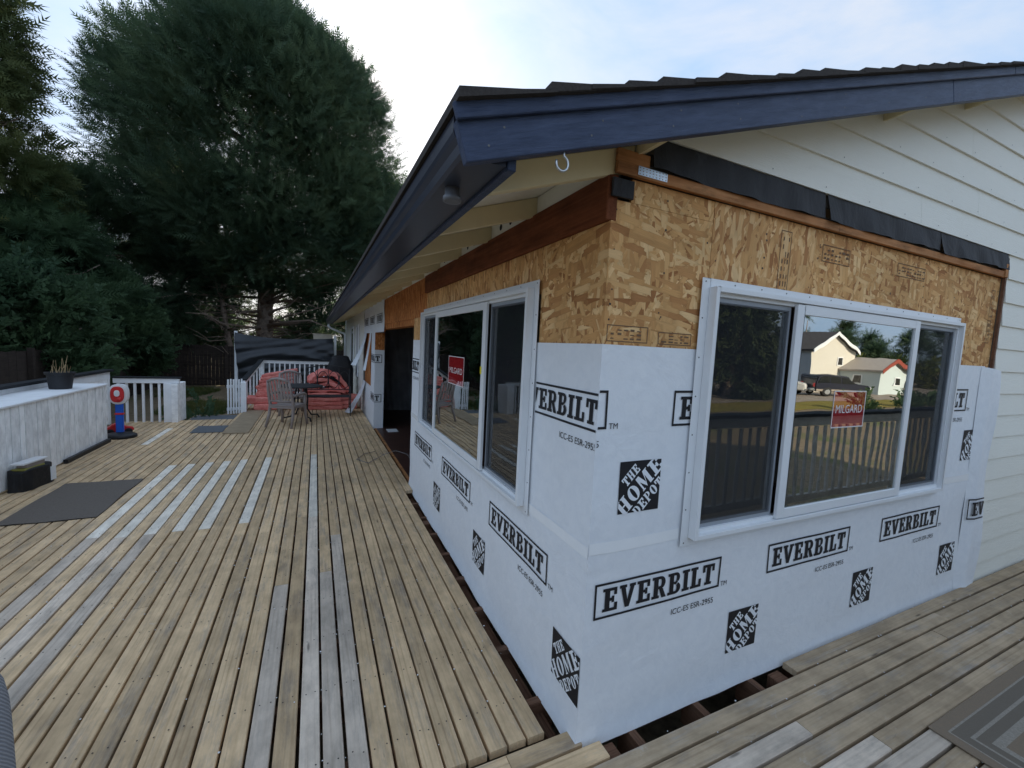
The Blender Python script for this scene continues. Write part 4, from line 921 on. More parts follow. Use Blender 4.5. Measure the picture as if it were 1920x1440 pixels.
for x in (-.46, .46):
    b = MB(); b.tube([(x, .0, 0), (x, .0, .44), (x, .04, 1.05)], .012, 8); b.build('leg', 'iron', ir, smooth=True)
    b = MB(); b.tube([(x, -.42, 0), (x, -.42, .62), (x, -.30, .66), (x, .02, .64)], .012, 8); b.build('leg', 'iron', ir, smooth=True)
b = MB(); b.box(-.46, -.42, .425, .46, .0, .44); b.build('seat', 'iron', ir)
b = MB(); b.tube([(-.46, .04, 1.05), (-.23, .045, 1.10), (0, .05, 1.12), (.23, .045, 1.10), (.46, .04, 1.05)], .011, 8); b.tube([(-.46, .01, .56), (.46, .01, .56)], .010, 8); b.build('back_frame', 'iron', ir, smooth=True)
for i in range(4):
    cx = -.345+.23*i
    b = MB(); b.tube([(cx+.11*cos(k*pi/10), .03, .78+.20*sin(k*pi/10)) for k in range(21)], .008, 6); b.build('back_ring', 'iron', ir, smooth=True)
for i in range(5): x = -.46+.23*i; b = MB(); b.tube([(x, .01, .56), (x, .04, 1.06)], .007, 6); b.build('back_bar', 'iron', ir, smooth=True)
gr = empty('covered_grill', (-.46, 11.0, 0)); tag(gr, 'barbecue grill under a black fabric cover against the house wall', 'grill')
b = MB()
def grf(u, v):
    t = 2*pi*u; c_, s_ = cos(t), sin(t); z = 1.22*min(1, v*1.12)
    k = 1.0-.06*v+.03*sin(7*t+2*v)*(1-v)+(.0 if v < .72 else -(v-.72)*2.1)
    k = max(k, .0) if v < 1 else 0.
    return (.34*math.copysign(abs(c_)**.5, c_)*k, .27*math.copysign(abs(s_)**.5, s_)*k, z+(.07*sin(pi*(v-.72)/.28*.5) if v > .72 else 0))
b.grid(grf, 44, 26); b.build('cover', 'cover_black', gr, smooth=True, fix=False)
b = MB(); b.box(-.3, -.2, 0, .3, .2, .05); b.build('base', 'plastic_black', gr, bevel=.01)

# pink batts
ORDN = 'first second third fourth fifth sixth seventh eighth ninth'.split()
def batt(label, c, s, rz=0., rx=0., ry=0., seed=1, bend=0.):
    r_ = random.Random(seed); o1, o2 = r_.random()*6, r_.random()*6
    lx, ly, lz = s[0]/2, s[1]/2, s[2]/2
    me = bpy.data.meshes.new('insulation_batt'); bm = bmesh.new(); bmesh.ops.create_cube(bm, size=2.); bmesh.ops.subdivide_edges(bm, edges=bm.edges, cuts=9, use_grid_fill=True)
    for v in bm.verts:
        x, y, z = v.co; n_ = .10*sin(x*4+o1+y*3)+.10*sin(y*5+o2+z*2)+.08*sin(x*11+z*4+o2)+.05*sin(y*17+x*6)
        k = (abs(x)**9+abs(y)**9+abs(z)**9)**(-1/9.) if max(abs(x), abs(y), abs(z)) > .01 else 1
        x, y, z = x*(.4+.6*k), y*(.4+.6*k), z*(.4+.6*k); fold = .10*sin(x*3.1+o1) if bend else 0
        v.co = (x*lx*(1+.10*n_), y*ly*(1+.14*n_), z*lz*(1+n_*.9)-bend*x*x+fold*bend)
    bm.to_mesh(me); bm.free(); me.materials.append(MAT['insulation'])
    for p in me.polygons: p.use_smooth = True
    o = link('insulation_batt', me, None, c, (rx, ry, rz)); tag(o, label, 'insulation', 'pink insulation batts piled on the deck'); return o
batt('pale pink insulation batt lowest on the left of the pile', (-2.06, 10.0, .075), (.62, .45, .15), .05, seed=2)
batt('orange pink insulation batt jutting out farthest left, second from bottom', (-2.24, 10.05, .225), (.80, .45, .145), .08, seed=3)
batt('pink insulation batt lying under the slanted batts at left', (-1.93, 10.15, .36), (.78, .45, .12), -.05, seed=4)
sl_ = ['lowest', 'second', 'third', 'fourth', 'fifth', 'topmost']
for i in range(6): batt('thin slanted pink insulation batt at the left, %s of six' % sl_[i], (-1.96+.025*i+random.uniform(-.03, .03), 10.22, .46+.078*i), (.74+.05*random.random(), .45, .075), random.uniform(-.06, .1), ry=-.06-.03*i, seed=20+i)
for i in range(4): batt('dark pink insulation batt in the middle stack under the table, %s from bottom' % ORDN[i], (-.87+random.uniform(-.02, .02), 9.98, .05+.10*i), (.86-.03*i, .45, .098), random.uniform(-.03, .03), seed=30+i)
for i in range(3): batt('orange pink insulation batt at the right by the house, %s from bottom' % ORDN[i], (-.32-.03*i, 10.03, .055+.115*i), (.44+.06*i, .45, .11), random.uniform(-.08, .05), seed=40+i)
hp = [((-1.12, 10.1, .47), (.62, .45, .09), .2, .08, .05), ((-.70, 10.12, .47), (.70, .45, .09), -.1, -.05, .06), ((-1.0, 10.12, .58), (.66, .42, .085), .25, -.22, .10), ((-.62, 10.14, .60), (.60, .42, .09), -.2, .24, .12), ((-.88, 10.16, .72), (.60, .40, .085), .1, .15, .12), ((-1.04, 10.17, .83), (.50, .38, .09), .35, -.30, .10), ((-.66, 10.18, .86), (.50, .38, .09), -.15, .30, .13), ((-.42, 10.15, .62), (.46, .40, .085), .1, .95, .05), ((-.84, 10.20, .93), (.42, .36, .085), .3, .05, .12)]
for i, (c_, s_, z_, y_, bd) in enumerate(hp): batt('crumpled pink insulation batt in the heap behind the iron bench, %s placed' % ORDN[i], c_, s_, z_, ry=y_, seed=50+i, bend=bd)

# cord from the doorway
b = MB(); b.tube([(.25, 4.6, -.02), (.16, 4.75, .10), (.02, 4.9, .12), (-.12, 5.0, .05), (-.26, 4.9, .012), (-.38, 4.72, .011), (-.52, 4.95, .011), (-.38, 5.25, .011), (-.22, 5.35, .011)], .004, 6); tag(b.build('cable', 'cord_grey', None, smooth=True), 'thin grey cable curling out of the doorway onto the deck', 'cable')

# grey fabric chair, a guess in place of a likely sleeve close to the camera
fc = empty('stand_in_chair', (-2.26, .11, 0), R(38)); tag(fc, 'grey knit covered stand-in chair at the near left edge of the deck', 'chair')
def cushion(name, c, s, rot=(0, 0, 0), e=5.):
    me = bpy.data.meshes.new(name); bm = bmesh.new(); bmesh.ops.create_cube(bm, size=2.); bmesh.ops.subdivide_edges(bm, edges=bm.edges, cuts=11, use_grid_fill=True)
    for v in bm.verts:
        x, y, z = v.co; k = (abs(x)**e+abs(y)**e+abs(z)**e)**(-1/e); v.co = (x*k*s[0]/2, y*k*s[1]/2, z*k*s[2]/2)
    bm.to_mesh(me); bm.free(); me.materials.append(MAT['knit'])
    for p in me.polygons: p.use_smooth = True
    return link(name, me, fc, c, rot)
cushion('seat', (0, .02, .36), (.62, .62, .16)); cushion('backrest', (0, -.30, .60), (.66, .15, .62), (R(-4), 0, 0))
for x in (-.26, .26):
    for y in (-.26, .26): b = MB(); b.tube([(x, y, 0), (x*.95, y*.95, .30)], [.018, .024], 8); b.build('leg', 'resin_brown', fc)

# ------------------------------------------------------------------ tarpaulin, shed board, fence
tp = empty('tarpaulin', (-2, 15.5, -.6)); tag(tp, 'black tarpaulin hung slack between posts behind the back railing', 'tarpaulin')
def tarp(u, v):
    x = -3.5+3.06*u; top = 1.80-.16*sin(pi*u)**.8*(1-.5*u)-.06*u
    z = -.25+(top+.25)*v
    d = .09*sin(9*(u-.05)*(1.3-v)+7*v)+.06*sin(17*u*(1.1-v*.6)+11*v*(1-u))+.08*sin(19*v+18*(u-.5)**2-3)+.05*sin(31*v+26*(u-.5)**2+1.3)+.02*sin(50*v-19*u)
    return (x+.05*sin(v*5), 15.5+.6*d*(.25+.75*sin(pi*min(1, max(0, v*.9+.05))))-.12*sin(pi*v), z)
b = MB(); b.grid(tarp, 90, 60); inp(b.build('sheet', 'tarp', None, smooth=True, fix=False), tp)
for x in (-3.52, -.42): b = MB(); b.box(x-.045, 15.52, -.66, x+.045, 15.61, 1.84); inp(b.build('post', 'white_paint', None, bevel=.004), tp)
b = MB(); b.box(-1.15, 15.72, 1.0, -.52, 15.75, 1.86); b.box(-1.18, 15.70, 1.862, -.49, 15.77, 1.89); tag(b.build('shed_panel', 'shed_wood', None, bevel=.003), 'pale plywood panel showing above the right end of the tarpaulin', 'panel')
def fence(label, a, c_, zt=1.17):
    a, c_ = Vector((*a, 0)), Vector((*c_, 0)); d = (c_-a); n_ = int(d.length/.145); d.normalize(); nrm = Vector((d.y, -d.x, 0))
    t = empty('board_fence', a); tag(t, label, 'fence'); ang = math.atan2(d.y, d.x)
    b = MB()
    for i in range(n_):
        h = zt+random.uniform(-.012, .012); o = random.uniform(-.004, .004); b.box(i*.145, -.012+o, zground(0, 5)+.03, i*.145+.138, .008+o, h)
    tag(b.build('fence_boards', 'fence_wood', t, (0, 0, 0), (0, 0, ang)), kind='stuff')
    for z in (-.35, .3, .95): b = MB(); b.box(0, .01, z-.04, n_*.145, .05, z+.04); b.build('fence_rail', 'fence_wood', t, (0, 0, 0), (0, 0, ang))
    for i in range(n_//17+1): b = MB(); x = i*17*.145; b.box(x-.05, -.11, -.68, x+.05, -.013, zt+.06); b.build('fence_post', 'fence_wood', t, (0, 0, 0), (0, 0, ang), bevel=.004)
fence('dark weathered board fence across the back of the yard', (-7.2, 21.6), (9, 21.0)); fence('dark weathered board fence along the left side of the yard', (-6.5, 8.6), (-7.2, 21.4))

# ------------------------------------------------------------------ foliage
def spray_base(n_, wd, kind):
    T_ = []
    if kind == 'needle':
        for i in range(n_):
            t = .08+.82*i/n_
            for s_ in (-1, 1):
                l = .34*(1-t*.55); T_ += [(t-.04, 0, 0), (t+.045, 0, 0), (t+l*.75, s_*l*wd, .05*random.uniform(-1, 1))]
        T_ += [(.85, -.03, 0), (.85, .03, 0), (1.08, 0, 0)]
    else:
        for i in range(n_):
            t = .1+.85*i/n_; s_ = -1 if i % 2 else 1; l = .30*random.uniform(.8, 1.1); a = random.uniform(.5, 1.0)
            tip = (t+l*cos(a), s_*l*sin(a), random.uniform(-.1, .1)); mid = ((t+tip[0])/2, tip[1]/2)
            pw = .30*l; nx, ny = -sin(a)*s_, cos(a)
            q1 = (mid[0]+nx*pw, mid[1]+ny*pw, .04); q2 = (mid[0]-nx*pw, mid[1]-ny*pw, -.03)
            T_ += [(t, 0, 0), q1, tip, (t, 0, 0), tip, q2]
    return np.array(T_)
def sprays(P, D, S, base):
    n_ = len(P); D = D/np.linalg.norm(D, axis=1)[:, None]
    a = np.cross(D, rng.normal(size=(n_, 3))); a /= np.linalg.norm(a, axis=1)[:, None]; b_ = np.cross(D, a)
    V = P[:, None, :]+S[:, None, None]*(base[None, :, 0:1]*D[:, None, :]+base[None, :, 1:2]*a[:, None, :]+base[None, :, 2:3]*b_[:, None, :])
    return V.reshape(-1, 3)
def crown(n_, prof, bias, size, base, lobes=40, depth=.5, up_=.5, seed=0, gaps=0.):
    # prof: (z, radius) outline; points lie in lobes near the outline
    r0 = np.random.default_rng(seed); zs = np.array([p[0] for p in prof]); rs = np.array([p[1] for p in prof])
    lz = r0.uniform(zs[0], zs[-1], lobes*4); keep = r0.random(lobes*4) < (np.interp(lz, zs, rs)/rs.max()+.15); lz = lz[keep][:lobes]; m_ = len(lz)
    lt = r0.uniform(0, 2*pi, m_); lr = np.interp(lz, zs, rs)*np.sqrt(r0.uniform(depth, .95, m_))
    lc = np.stack([lr*np.cos(lt), lr*np.sin(lt), lz], 1); ls = np.interp(lz, zs, rs)*r0.uniform(.15, .36, m_)+.2
    k = r0.integers(0, m_, n_); q = r0.normal(size=(n_, 3)); q /= np.linalg.norm(q, axis=1)[:, None]; rad = r0.uniform(.35, 1.05, n_)**.6
    P = lc[k]+q*(ls[k]*rad)[:, None]*np.array([1, 1, .75])
    env = np.interp(P[:, 2], zs, rs, left=0, right=0); rr = np.hypot(P[:, 0], P[:, 1]); ok = rr < env*r0.uniform(.94, 1.06, n_)+.12
    P, q = P[ok], q[ok]
    rad_ = np.stack([P[:, 0], P[:, 1], 0*P[:, 0]], 1); rad_ /= np.maximum(np.linalg.norm(rad_, axis=1), .2)[:, None]
    D = rad_*.55+np.array([0, 0, up_])+q*.75+r0.normal(size=P.shape)*.5+np.array(bias)
    S = size*(.55+r0.random(len(P))**3*1.5+.35*r0.random(len(P))); return P, D, S
NB = spray_base(6, .8, 'needle'); LB = spray_base(9, 1, 'leaf'); NB2 = spray_base(5, .8, 'needle')
def tree(name, label, loc, prof, n_, size, base, mat, trunk, lobes=60, bias=(0, 0, 0), up_=.5, seed=1, limbs=14, cat='tree', group=None, depth=.45, bark='bark'):
    t = empty(name, loc); tag(t, label, cat, group)
    P, D, S = crown(n_, prof, bias, size, base, lobes, depth, up_, seed)
    me = tri_mesh(sprays(P, D, S, base)); me.name = 'crown'; link('crown', me, t, mat=mat)
    r0 = random.Random(seed); h, r_ = trunk; b = MB()
    b.tube([(r0.uniform(-.06, .06)*i, r0.uniform(-.06, .06)*i, h*i/6) for i in range(7)], [r_*(1.25-.17*i) if i else r_*1.45 for i in range(7)], 12); b.build('trunk', bark, t, smooth=True)
    zs = [p[0] for p in prof]; rs = [p[1] for p in prof]; b = MB()
    for i in range(limbs):
        z0 = zs[0]*.6+(min(h*.85, zs[-1])-zs[0]*.6)*r0.random(); a = r0.random()*2*pi; rr = float(np.interp(z0+.8, zs, rs))*r0.uniform(.6, .9)
        b.tube([(0, 0, z0), (rr*.35*cos(a), rr*.35*sin(a), z0+rr*.18), (rr*.7*cos(a+.1), rr*.7*sin(a+.1), z0+rr*.26), (rr*cos(a+.15), rr*sin(a+.15), z0+rr*.5)], [r_*.30, r_*.2, r_*.12, .015], 6)
    if limbs: b.build('limbs', bark, t, smooth=True)
    return t
GZ = -.66
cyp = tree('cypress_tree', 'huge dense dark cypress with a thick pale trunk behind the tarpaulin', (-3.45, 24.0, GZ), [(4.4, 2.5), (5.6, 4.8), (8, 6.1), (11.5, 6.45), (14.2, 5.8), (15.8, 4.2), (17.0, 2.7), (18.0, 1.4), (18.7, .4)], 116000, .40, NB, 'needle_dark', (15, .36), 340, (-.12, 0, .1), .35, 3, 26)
# dead lower branches of the cypress
b = MB(); r0 = random.Random(5)
for i in range(60):
    z0 = r0.uniform(1.6, 6.); a = r0.uniform(pi*.9, 2.1*pi); l = r0.uniform(1.5, 5.0); u_ = r0.uniform(-.1, .35)
    p = [(.25*cos(a), .25*sin(a), z0), (l*.4*cos(a), l*.4*sin(a), z0+l*u_*.5), (l*.75*cos(a+.12), l*.75*sin(a+.12), z0+l*u_), (l*cos(a+.2), l*sin(a+.2), z0+l*u_+r0.uniform(-.4, .6))]
    k = r0.uniform(.02, .10); b.tube(p, [k, k*.7, k*.4, .008], 6)
    for j in range(3):
        q = Vector(p[r0.randint(1, 2)]); e = q+Vector((r0.uniform(-1, 1), r0.uniform(-1, 1), r0.uniform(-.3, .6))); b.tube([q, (q+e)/2+Vector((0, 0, .08)), e], [.018, .011, .004], 5)
b.build('dead_branches', 'bark_dead', cyp, smooth=True)
dp = empty('dead_conifer', (-4.55, 22.6, GZ)); tag(dp, 'thin leaning bare conifer trunk with dead twigs beside the black tarpaulin', 'tree')
b = MB(); b.tube([(0, 0, 0), (-.12, 0, 1.2), (-.35, .1, 2.4), (-.5, .1, 3.6), (-.7, .2, 5.2)], [.17, .14, .12, .10, .05], 10); b.build('trunk', 'bark_dead', dp, smooth=True)
b = MB()
for i in range(34):
    z0 = r0.uniform(2., 4.8); a = r0.uniform(pi*.7, 2.2*pi); l = r0.uniform(.8, 2.6); x0 = -.12-.15*(z0-1)
    p = [Vector((x0, .1, z0)), Vector((x0+l*.5*cos(a), .1+l*.5*sin(a), z0+l*r0.uniform(-.1, .25))), Vector((x0+l*cos(a), .1+l*sin(a), z0+l*r0.uniform(-.2, .4)))]
    b.tube(p, [.035, .02, .006], 5)
    for j in range(4): q = p[1].lerp(p[2], r0.random()); e = q+Vector((r0.uniform(-.5, .5), r0.uniform(-.5, .5), r0.uniform(-.3, .5))); b.tube([q, e], [.010, .003], 4)
b.build('branches', 'bark_dead', dp, smooth=True)

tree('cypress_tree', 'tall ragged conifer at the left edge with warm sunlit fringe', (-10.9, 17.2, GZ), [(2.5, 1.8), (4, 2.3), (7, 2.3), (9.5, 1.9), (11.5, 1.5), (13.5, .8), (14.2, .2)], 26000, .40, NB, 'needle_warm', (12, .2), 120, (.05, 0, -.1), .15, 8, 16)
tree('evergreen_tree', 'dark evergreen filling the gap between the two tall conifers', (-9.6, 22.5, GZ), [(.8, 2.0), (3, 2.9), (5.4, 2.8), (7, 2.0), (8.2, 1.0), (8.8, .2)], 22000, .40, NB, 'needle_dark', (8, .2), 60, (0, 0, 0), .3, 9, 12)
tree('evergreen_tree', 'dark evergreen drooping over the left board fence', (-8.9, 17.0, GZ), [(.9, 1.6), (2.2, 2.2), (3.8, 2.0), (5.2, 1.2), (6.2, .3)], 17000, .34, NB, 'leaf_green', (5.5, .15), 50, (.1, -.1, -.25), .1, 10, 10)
tree('evergreen_tree', 'low dark evergreen behind the back fence left of the bare conifer', (-6.9, 23.6, GZ), [(1.2, 1.7), (3, 2.3), (5.0, 2.0), (6.6, .9), (7.2, .2)], 11000, .38, NB, 'needle_dark', (5, .15), 45, (0, -.1, -.1), .2, 12, 10)
tree('leafy_shrub', 'broad leafy shrub spilling over the fence behind the plant pot', (-7.5, 12.6, GZ), [(.5, .9), (1.2, 1.5), (2.4, 1.6), (3.3, 1.0), (3.8, .2)], 9000, .24, LB, 'leaf_green', (2.6, .07), 40, (0, 0, .1), .5, 13, 8, 'shrub')
tree('leafy_shrub', 'leafy shrub at the far left edge in front of the tall ragged conifer', (-8.7, 10.6, GZ), [(.4, 1.2), (1.6, 1.7), (2.8, 1.4), (3.6, .7), (4.0, .2)], 9000, .25, LB, 'leaf_green', (3.2, .07), 40, (0, 0, .1), .5, 14, 8, 'shrub')
tree('leafy_shrub', 'leafy shrub over the left fence behind the corner railing', (-7.6, 17.8, GZ), [(.6, 1.1), (1.6, 1.6), (3.0, 1.5), (4.2, .6), (4.6, .1)], 9000, .23, LB, 'leaf_green', (2.8, .07), 36, (.1, -.1, 0), .4, 15, 8, 'shrub')
tree('evergreen_tree', 'dark evergreen behind the house roof right of the huge cypress', (4.2, 27.5, GZ), [(1, 2.6), (4, 3.6), (8, 3.2), (11, 2.0), (12.6, .4)], 9000, .55, NB, 'needle_dark', (10, .2), 50, (0, 0, 0), .4, 16, 10)
tree('evergreen_tree', 'dark evergreen behind the tarpaulin, right of the thick trunk', (.6, 26.0, GZ), [(.4, 2.6), (2.5, 3.4), (4.2, 3.0), (5.6, 1.6), (6.2, .2)], 7000, .55, NB, 'needle_dark', (4, .15), 50, (0, 0, 0), .3, 17, 8)
# wood beyond the back fence, one mass
P_ = []
rr_ = np.random.default_rng(21); n_ = 9000
x_ = rr_.uniform(-24, 14, n_); y_ = rr_.uniform(28, 36, n_); h_ = 4.2+1.6*np.sin(x_*.7)+rr_.normal(size=n_)*.5; z_ = GZ+rr_.random(n_)**.8*h_
P_ = np.stack([x_, y_, z_], 1); D_ = rr_.normal(size=(n_, 3))+np.array([0, -.4, .5])
tag(link('woodland', tri_mesh(sprays(P_, D_, rr_.uniform(.5, 1.0, n_), NB)), mat='leaf_far'), 'dim woodland undergrowth beyond the back fence', 'woodland', kind='stuff')
# yard grass tufts
n_ = 22000; x_ = rr_.uniform(-6.3, 0, n_); y_ = rr_.uniform(9.4, 21, n_); k = (np.sin(x_*1.7+y_*.6)+np.sin(y_*1.1-x_)) > .3; x_, y_ = x_[k], y_[k]; n_ = len(x_)
P_ = np.stack([x_, y_, np.full(n_, GZ)], 1); D_ = rr_.normal(size=(n_, 3))*.45+np.array([0, 0, 1]); B_ = np.array([(0, -.06, 0), (0, .06, 0), (1, 0, 0), (0, .1, 0), (.0, .18, 0), (.8, .3, 0), (0, -.2, 0), (0, -.1, 0), (.75, -.35, .1)])
tag(link('yard_grass', tri_mesh(sprays(P_, D_, rr_.uniform(.06, .2, n_), B_)), mat='grass_blade'), 'patchy grass growing in the bark of the back yard', 'grass', kind='stuff')
tree('small_weed', 'green weed clump at the foot of the broad corner post', (-3.35, 9.55, GZ), [(0, .05), (.2, .25), (.5, .32), (.72, .1)], 90, .22, LB, 'leaf_green', (.3, .01), 10, (0, 0, .5), 1., 31, 0, 'weed')

KS = .65
def sx(x): return -1.07+(x+1.07)*KS
def sy(y): return 1.44+(y-1.44)*KS
def sz(z): return 1.74+(z-1.74)*KS
# ------------------------------------------------------------------ across the road: seen mirrored in the gable window
def gable_house(name, label, x0, x1, y0, y1, zb, ze, zp, wall, side, roofm, wins, over=.5):
    x0, x1, y0, y1, zb, ze, zp = sx(x0), sx(x1), sy(y0), sy(y1), sz(zb)-.5, sz(ze), sz(zp); over *= KS
    wins = [(f, sx(a) if f == 'g' else sy(a), sx(c) if f == 'g' else sy(c), sz(p), sz(q)) for f, a, c, p, q in wins]
    t = empty(name, (x0, y1, zb)); tag(t, label, 'building'); xm = (x0+x1)/2
    def I(o): return inp(o, t)
    b = MB(); b.box(x0, y0, zb, x1, y1, ze); b.prism([(x0, ze), (x1, ze), (xm, zp)], y0, y1); I(b.build('wall', wall, None))
    b = MB(); b.box(x0-.03, y0, zb, x0-.002, y1, ze-.02); I(b.build('side_wall', side, None))
    s = (zp-ze)/(xm-x0); b = MB()
    b.prism([(x0-over, ze-over*s+.03), (xm, zp+.03), (xm, zp+.20), (x0-over, ze-over*s+.20)], y0-over, y1+over); b.prism([(x1+over, ze-over*s+.03), (xm+.001, zp+.03), (xm+.001, zp+.20), (x1+over, ze-over*s+.20)], y0-over, y1+over); I(b.build('roof', roofm, None))
    b = MB(); b.prism([(x0-over, ze-over*s-.12), (xm, zp-.12), (xm, zp+.22), (x0-over, ze-over*s+.22)], y1+over+.01, y1+over+.06); b.prism([(x1+over, ze-over*s-.12), (xm+.001, zp-.12), (xm+.001, zp+.22), (x1+over, ze-over*s+.22)], y1+over+.01, y1+over+.06); I(b.build('bargeboard', 'vinyl' if roofm != 'garage_roof' else 'trim_red', None))
    for (f, a, c_, z0, z1) in wins:
        b = MB(); b.box(a-.08, y1+.005, z0-.08, c_+.08, y1+.04, z1+.08) if f == 'g' else b.box(x0-.07, a-.08, z0-.08, x0-.035, c_+.08, z1+.08); wf = I(b.build('window', 'vinyl', None))
        b = MB(); b.box(a, y1+.041, z0, c_, y1+.05, z1) if f == 'g' else b.box(x0-.08, a, z0, x0-.071, c_, z1); p = b.build('pane', 'car_glass', wf); p.matrix_parent_inverse = Matrix.Translation(-Vector(t.location))@Matrix.Identity(4)
        p.matrix_parent_inverse = Matrix.Identity(4)
    return t
gable_house('neighbour_house', 'two storey cream gabled house reflected in the gable window', 62.0, 72.0, -50, -35, -2.2, 3.5, 6.0, 'house_cream', 'house_side_shaded', 'house_roof', [('g', 68.5, 69.4, 1.6, 2.6), ('g', 67.2, 68.0, -1.6, -.2), ('s', -38.5, -37.2, -.9, .5), ('s', -41, -39.8, 1.2, 2.4), ('s', -45, -43.8, 1.2, 2.4)])
gable_house('garage', 'low pale green garage with red trimmed gable reflected in the gable window', 69.0, 76.0, -36.0, -30.0, -2.1, .9, 2.5, 'garage_blue', 'garage_blue', 'garage_roof', [('g', 73.0, 74.2, -1.0, .0), ('s', -33.0, -32.2, -.9, .2)], .35)
def vehicle(name, label, loc, rz, paint, prof, glass, trim=None):
    t = empty(name, loc, rz); tag(t, label, 'vehicle'); b = MB(); b.prism(prof, -.88, .88); b.build('body', paint, t, bevel=.07, seg=2)
    for gp in glass:
        for y in (-.885, .885):
            b = MB(); b.prism(gp, min(y, y*1.01), max(y, y*1.01)); b.build('side_window', 'car_glass', t)
    if trim: b = MB(); b.box(-2.25, -.90, .42, 2.2, -.885, .58); b.box(-2.25, .885, .42, 2.2, .90, .58); b.build('side_trim', trim, t)
    for x in (-1.45, 1.4):
        for y in (-.80, .80):
            b = MB(); b.lathe([(.20, -.11), (.34, -.11), (.37, -.06), (.37, .06), (.34, .11), (.20, .11)], 20); w_ = b.build('wheel', 'rubber', t, (x, y, .37), (pi/2, 0, 0), smooth=True)
            b = MB(); b.lathe([(.02, -.118), (.19, -.116), (.19, .116), (.02, .118)], 16); b.build('rim', 'galvanised', w_)
    for y in (-.70, .70):
        b = MB(); b.box(-2.36, y-.10, .75, -2.30, y+.10, 1.05); b.build('tail_light', 'car_lamp', t, bevel=.01)
        b = MB(); b.box(2.22, y-.14, .68, 2.31, y+.14, .85); b.build('headlight', 'vinyl', t, bevel=.01)
    b = MB(); b.box(-2.42, -.82, .42, -2.33, .82, .60); b.box(2.28, -.82, .40, 2.38, .82, .58); b.build('bumper', 'galvanised', t, bevel=.02)
    return t
SUV = [(-2.32, .38), (2.25, .38), (2.30, .85), (2.1, .98), (1.05, 1.05), (.45, 1.62), (.2, 1.70), (-2.1, 1.70), (-2.25, 1.55), (-2.33, .95)]
PK = [(-2.32, .42), (2.25, .42), (2.30, .88), (2.1, 1.0), (1.1, 1.06), (.6, 1.60), (.35, 1.70), (-.75, 1.70), (-.95, 1.10), (-2.32, 1.08)]
zv = zground(0, -19)+.04
vehicle('parked_car', 'dark sport utility vehicle with tan sills parked on the drive, reflected in the window', (37.0, -18.6, zv), R(20), 'car_dark', SUV, [[(.95, 1.06), (.42, 1.55), (-.35, 1.58), (-.35, 1.06)], [(-.45, 1.06), (-.45, 1.58), (-1.25, 1.58), (-1.25, 1.06)], [(-1.35, 1.06), (-1.35, 1.58), (-2.05, 1.52), (-2.15, 1.08)]], 'car_trim')
vehicle('pickup_truck', 'white pickup truck parked in front of the cream house, reflected in the window', (33.6, -21.4, zground(0, -21)+.04), R(70), 'car_white', PK, [[(1.0, 1.10), (.56, 1.54), (.0, 1.58), (.0, 1.10)], [(-.1, 1.10), (-.1, 1.58), (-.68, 1.58), (-.85, 1.14)]])
def far_tree(label, loc, prof, n_, size, mat, seed, h=8, cat='tree', base=NB2, bias=(0, 0, .1), up_=.2):
    loc = (sx(loc[0]), sy(loc[1]), -1.5); prof = [(z*KS, r*KS) for z, r in prof]; size *= KS
    return tree('far_tree', label, loc, prof, n_, size, base, mat, (h*KS, .15), 24, bias, up_, seed, 5, cat, 'trees beyond the neighbouring houses', .3)
def con(h, r_): return [(h*.22, r_*.8), (h*.3, r_), (h*.55, r_*.7), (h*.8, r_*.35), (h, .1)]
pos = [(70, -62, 12, 4.5), (78, -60, 14.5, 4.0), (88, -58, 10.5, 4), (95, -56, 15.5, 3.6), (104, -53, 11.5, 4.2), (112, -50, 10.5, 4), (112, -58, 16.5, 4.6), (120, -47, 15, 4.4), (128, -44, 17.5, 4.8), (100, -60, 11, 4.2), (84, -64, 13, 4.5), (118, -55, 12, 4.2), (134, -38, 15.5, 4.6), (62, -66, 13.5, 4.5)]
ORD = 'first second third fourth fifth sixth seventh eighth ninth tenth eleventh twelfth thirteenth fourteenth'.split()
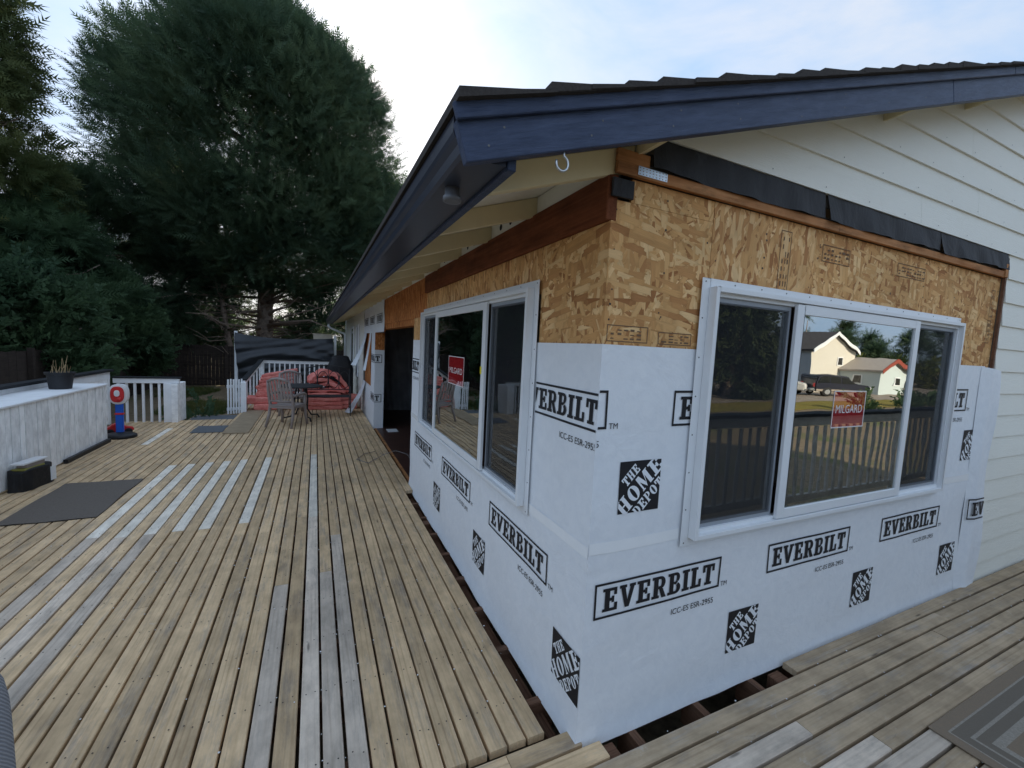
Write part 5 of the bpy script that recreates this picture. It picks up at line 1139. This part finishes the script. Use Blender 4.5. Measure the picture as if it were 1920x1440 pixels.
def order(ps): return {i: ORD[k] for k, i in enumerate(sorted(range(len(ps)), key=lambda i: ps[i][0]/-ps[i][1]))}
od = order(pos)
for i, (x, y, h, r_) in enumerate(pos):
    far_tree('tall conifer in the tree belt reflected in the gable window, %s from the left' % od[i], (x, y, -3.2), con(h, r_), 1800, 1.25, 'needle_dark' if i % 3 else 'leaf_far', 40+i, h*.9)
pos = [(74, -56), (82, -54), (92, -51), (100, -48), (108, -45), (116, -41), (66, -58), (90, -46)]; od = order(pos)
for i, (x, y) in enumerate(pos):
    far_tree('rounded leafy tree before the reflected conifer belt, %s from the left' % od[i], (x, y, -3.0), [(.8, 2.6), (2.5, 3.6), (4.6, 3.2), (6.0, 1.8), (6.8, .3)], 1100, .9, 'leaf_bright' if i % 2 else 'leaf_far', 60+i, 4, base=LB)
tree('willow_tree', 'broad drooping willow reflected in the left lite of the gable window', (24.6, -18.5, -1.3), [(.3, 1.9), (2.5, 2.6), (5, 2.5), (6.8, 1.8), (7.4, .8), (7.8, .2)], 3000, .7, LB, 'leaf_far', (5, .3), 60, (0, 0, -1.2), 0., 80, 8)
pos = [(46, -36, 15, 5), (38, -33, 13, 5), (30, -34, 16, 5.5), (52, -44, 16, 5), (22, -33, 12, 5)]; od = order(pos)
for i, (x, y, h, r_) in enumerate(pos):
    far_tree('tall conifer behind the reflected willow, %s from the left' % od[i], (x, y, -2.4), con(h, r_), 1800, 1.25, 'needle_dark', 90+i, h*.9)['group'] = 'conifers behind the willow'
pos = [(26, -11.5, .5), (29, -10.6, .42), (33, -11.8, .55), (37, -12.3, .45), (41, -13.2, .5), (45, -13, .6)]; od = order(pos)
for i, (x, y, s_) in enumerate(pos):
    tree('low_shrub', 'low shrub on the reflected grass verge of the drive, %s from the left' % od[i], (x, y, zground(0, y)), [(0, s_*.8), (s_*.6, s_), (s_*1.3, s_*.6), (s_*1.5, .05)], 160, .35, LB, 'leaf_green', (s_, .03), 12, (0, 0, .3), .6, 110+i, 0, 'shrub', 'shrubs on the verge')
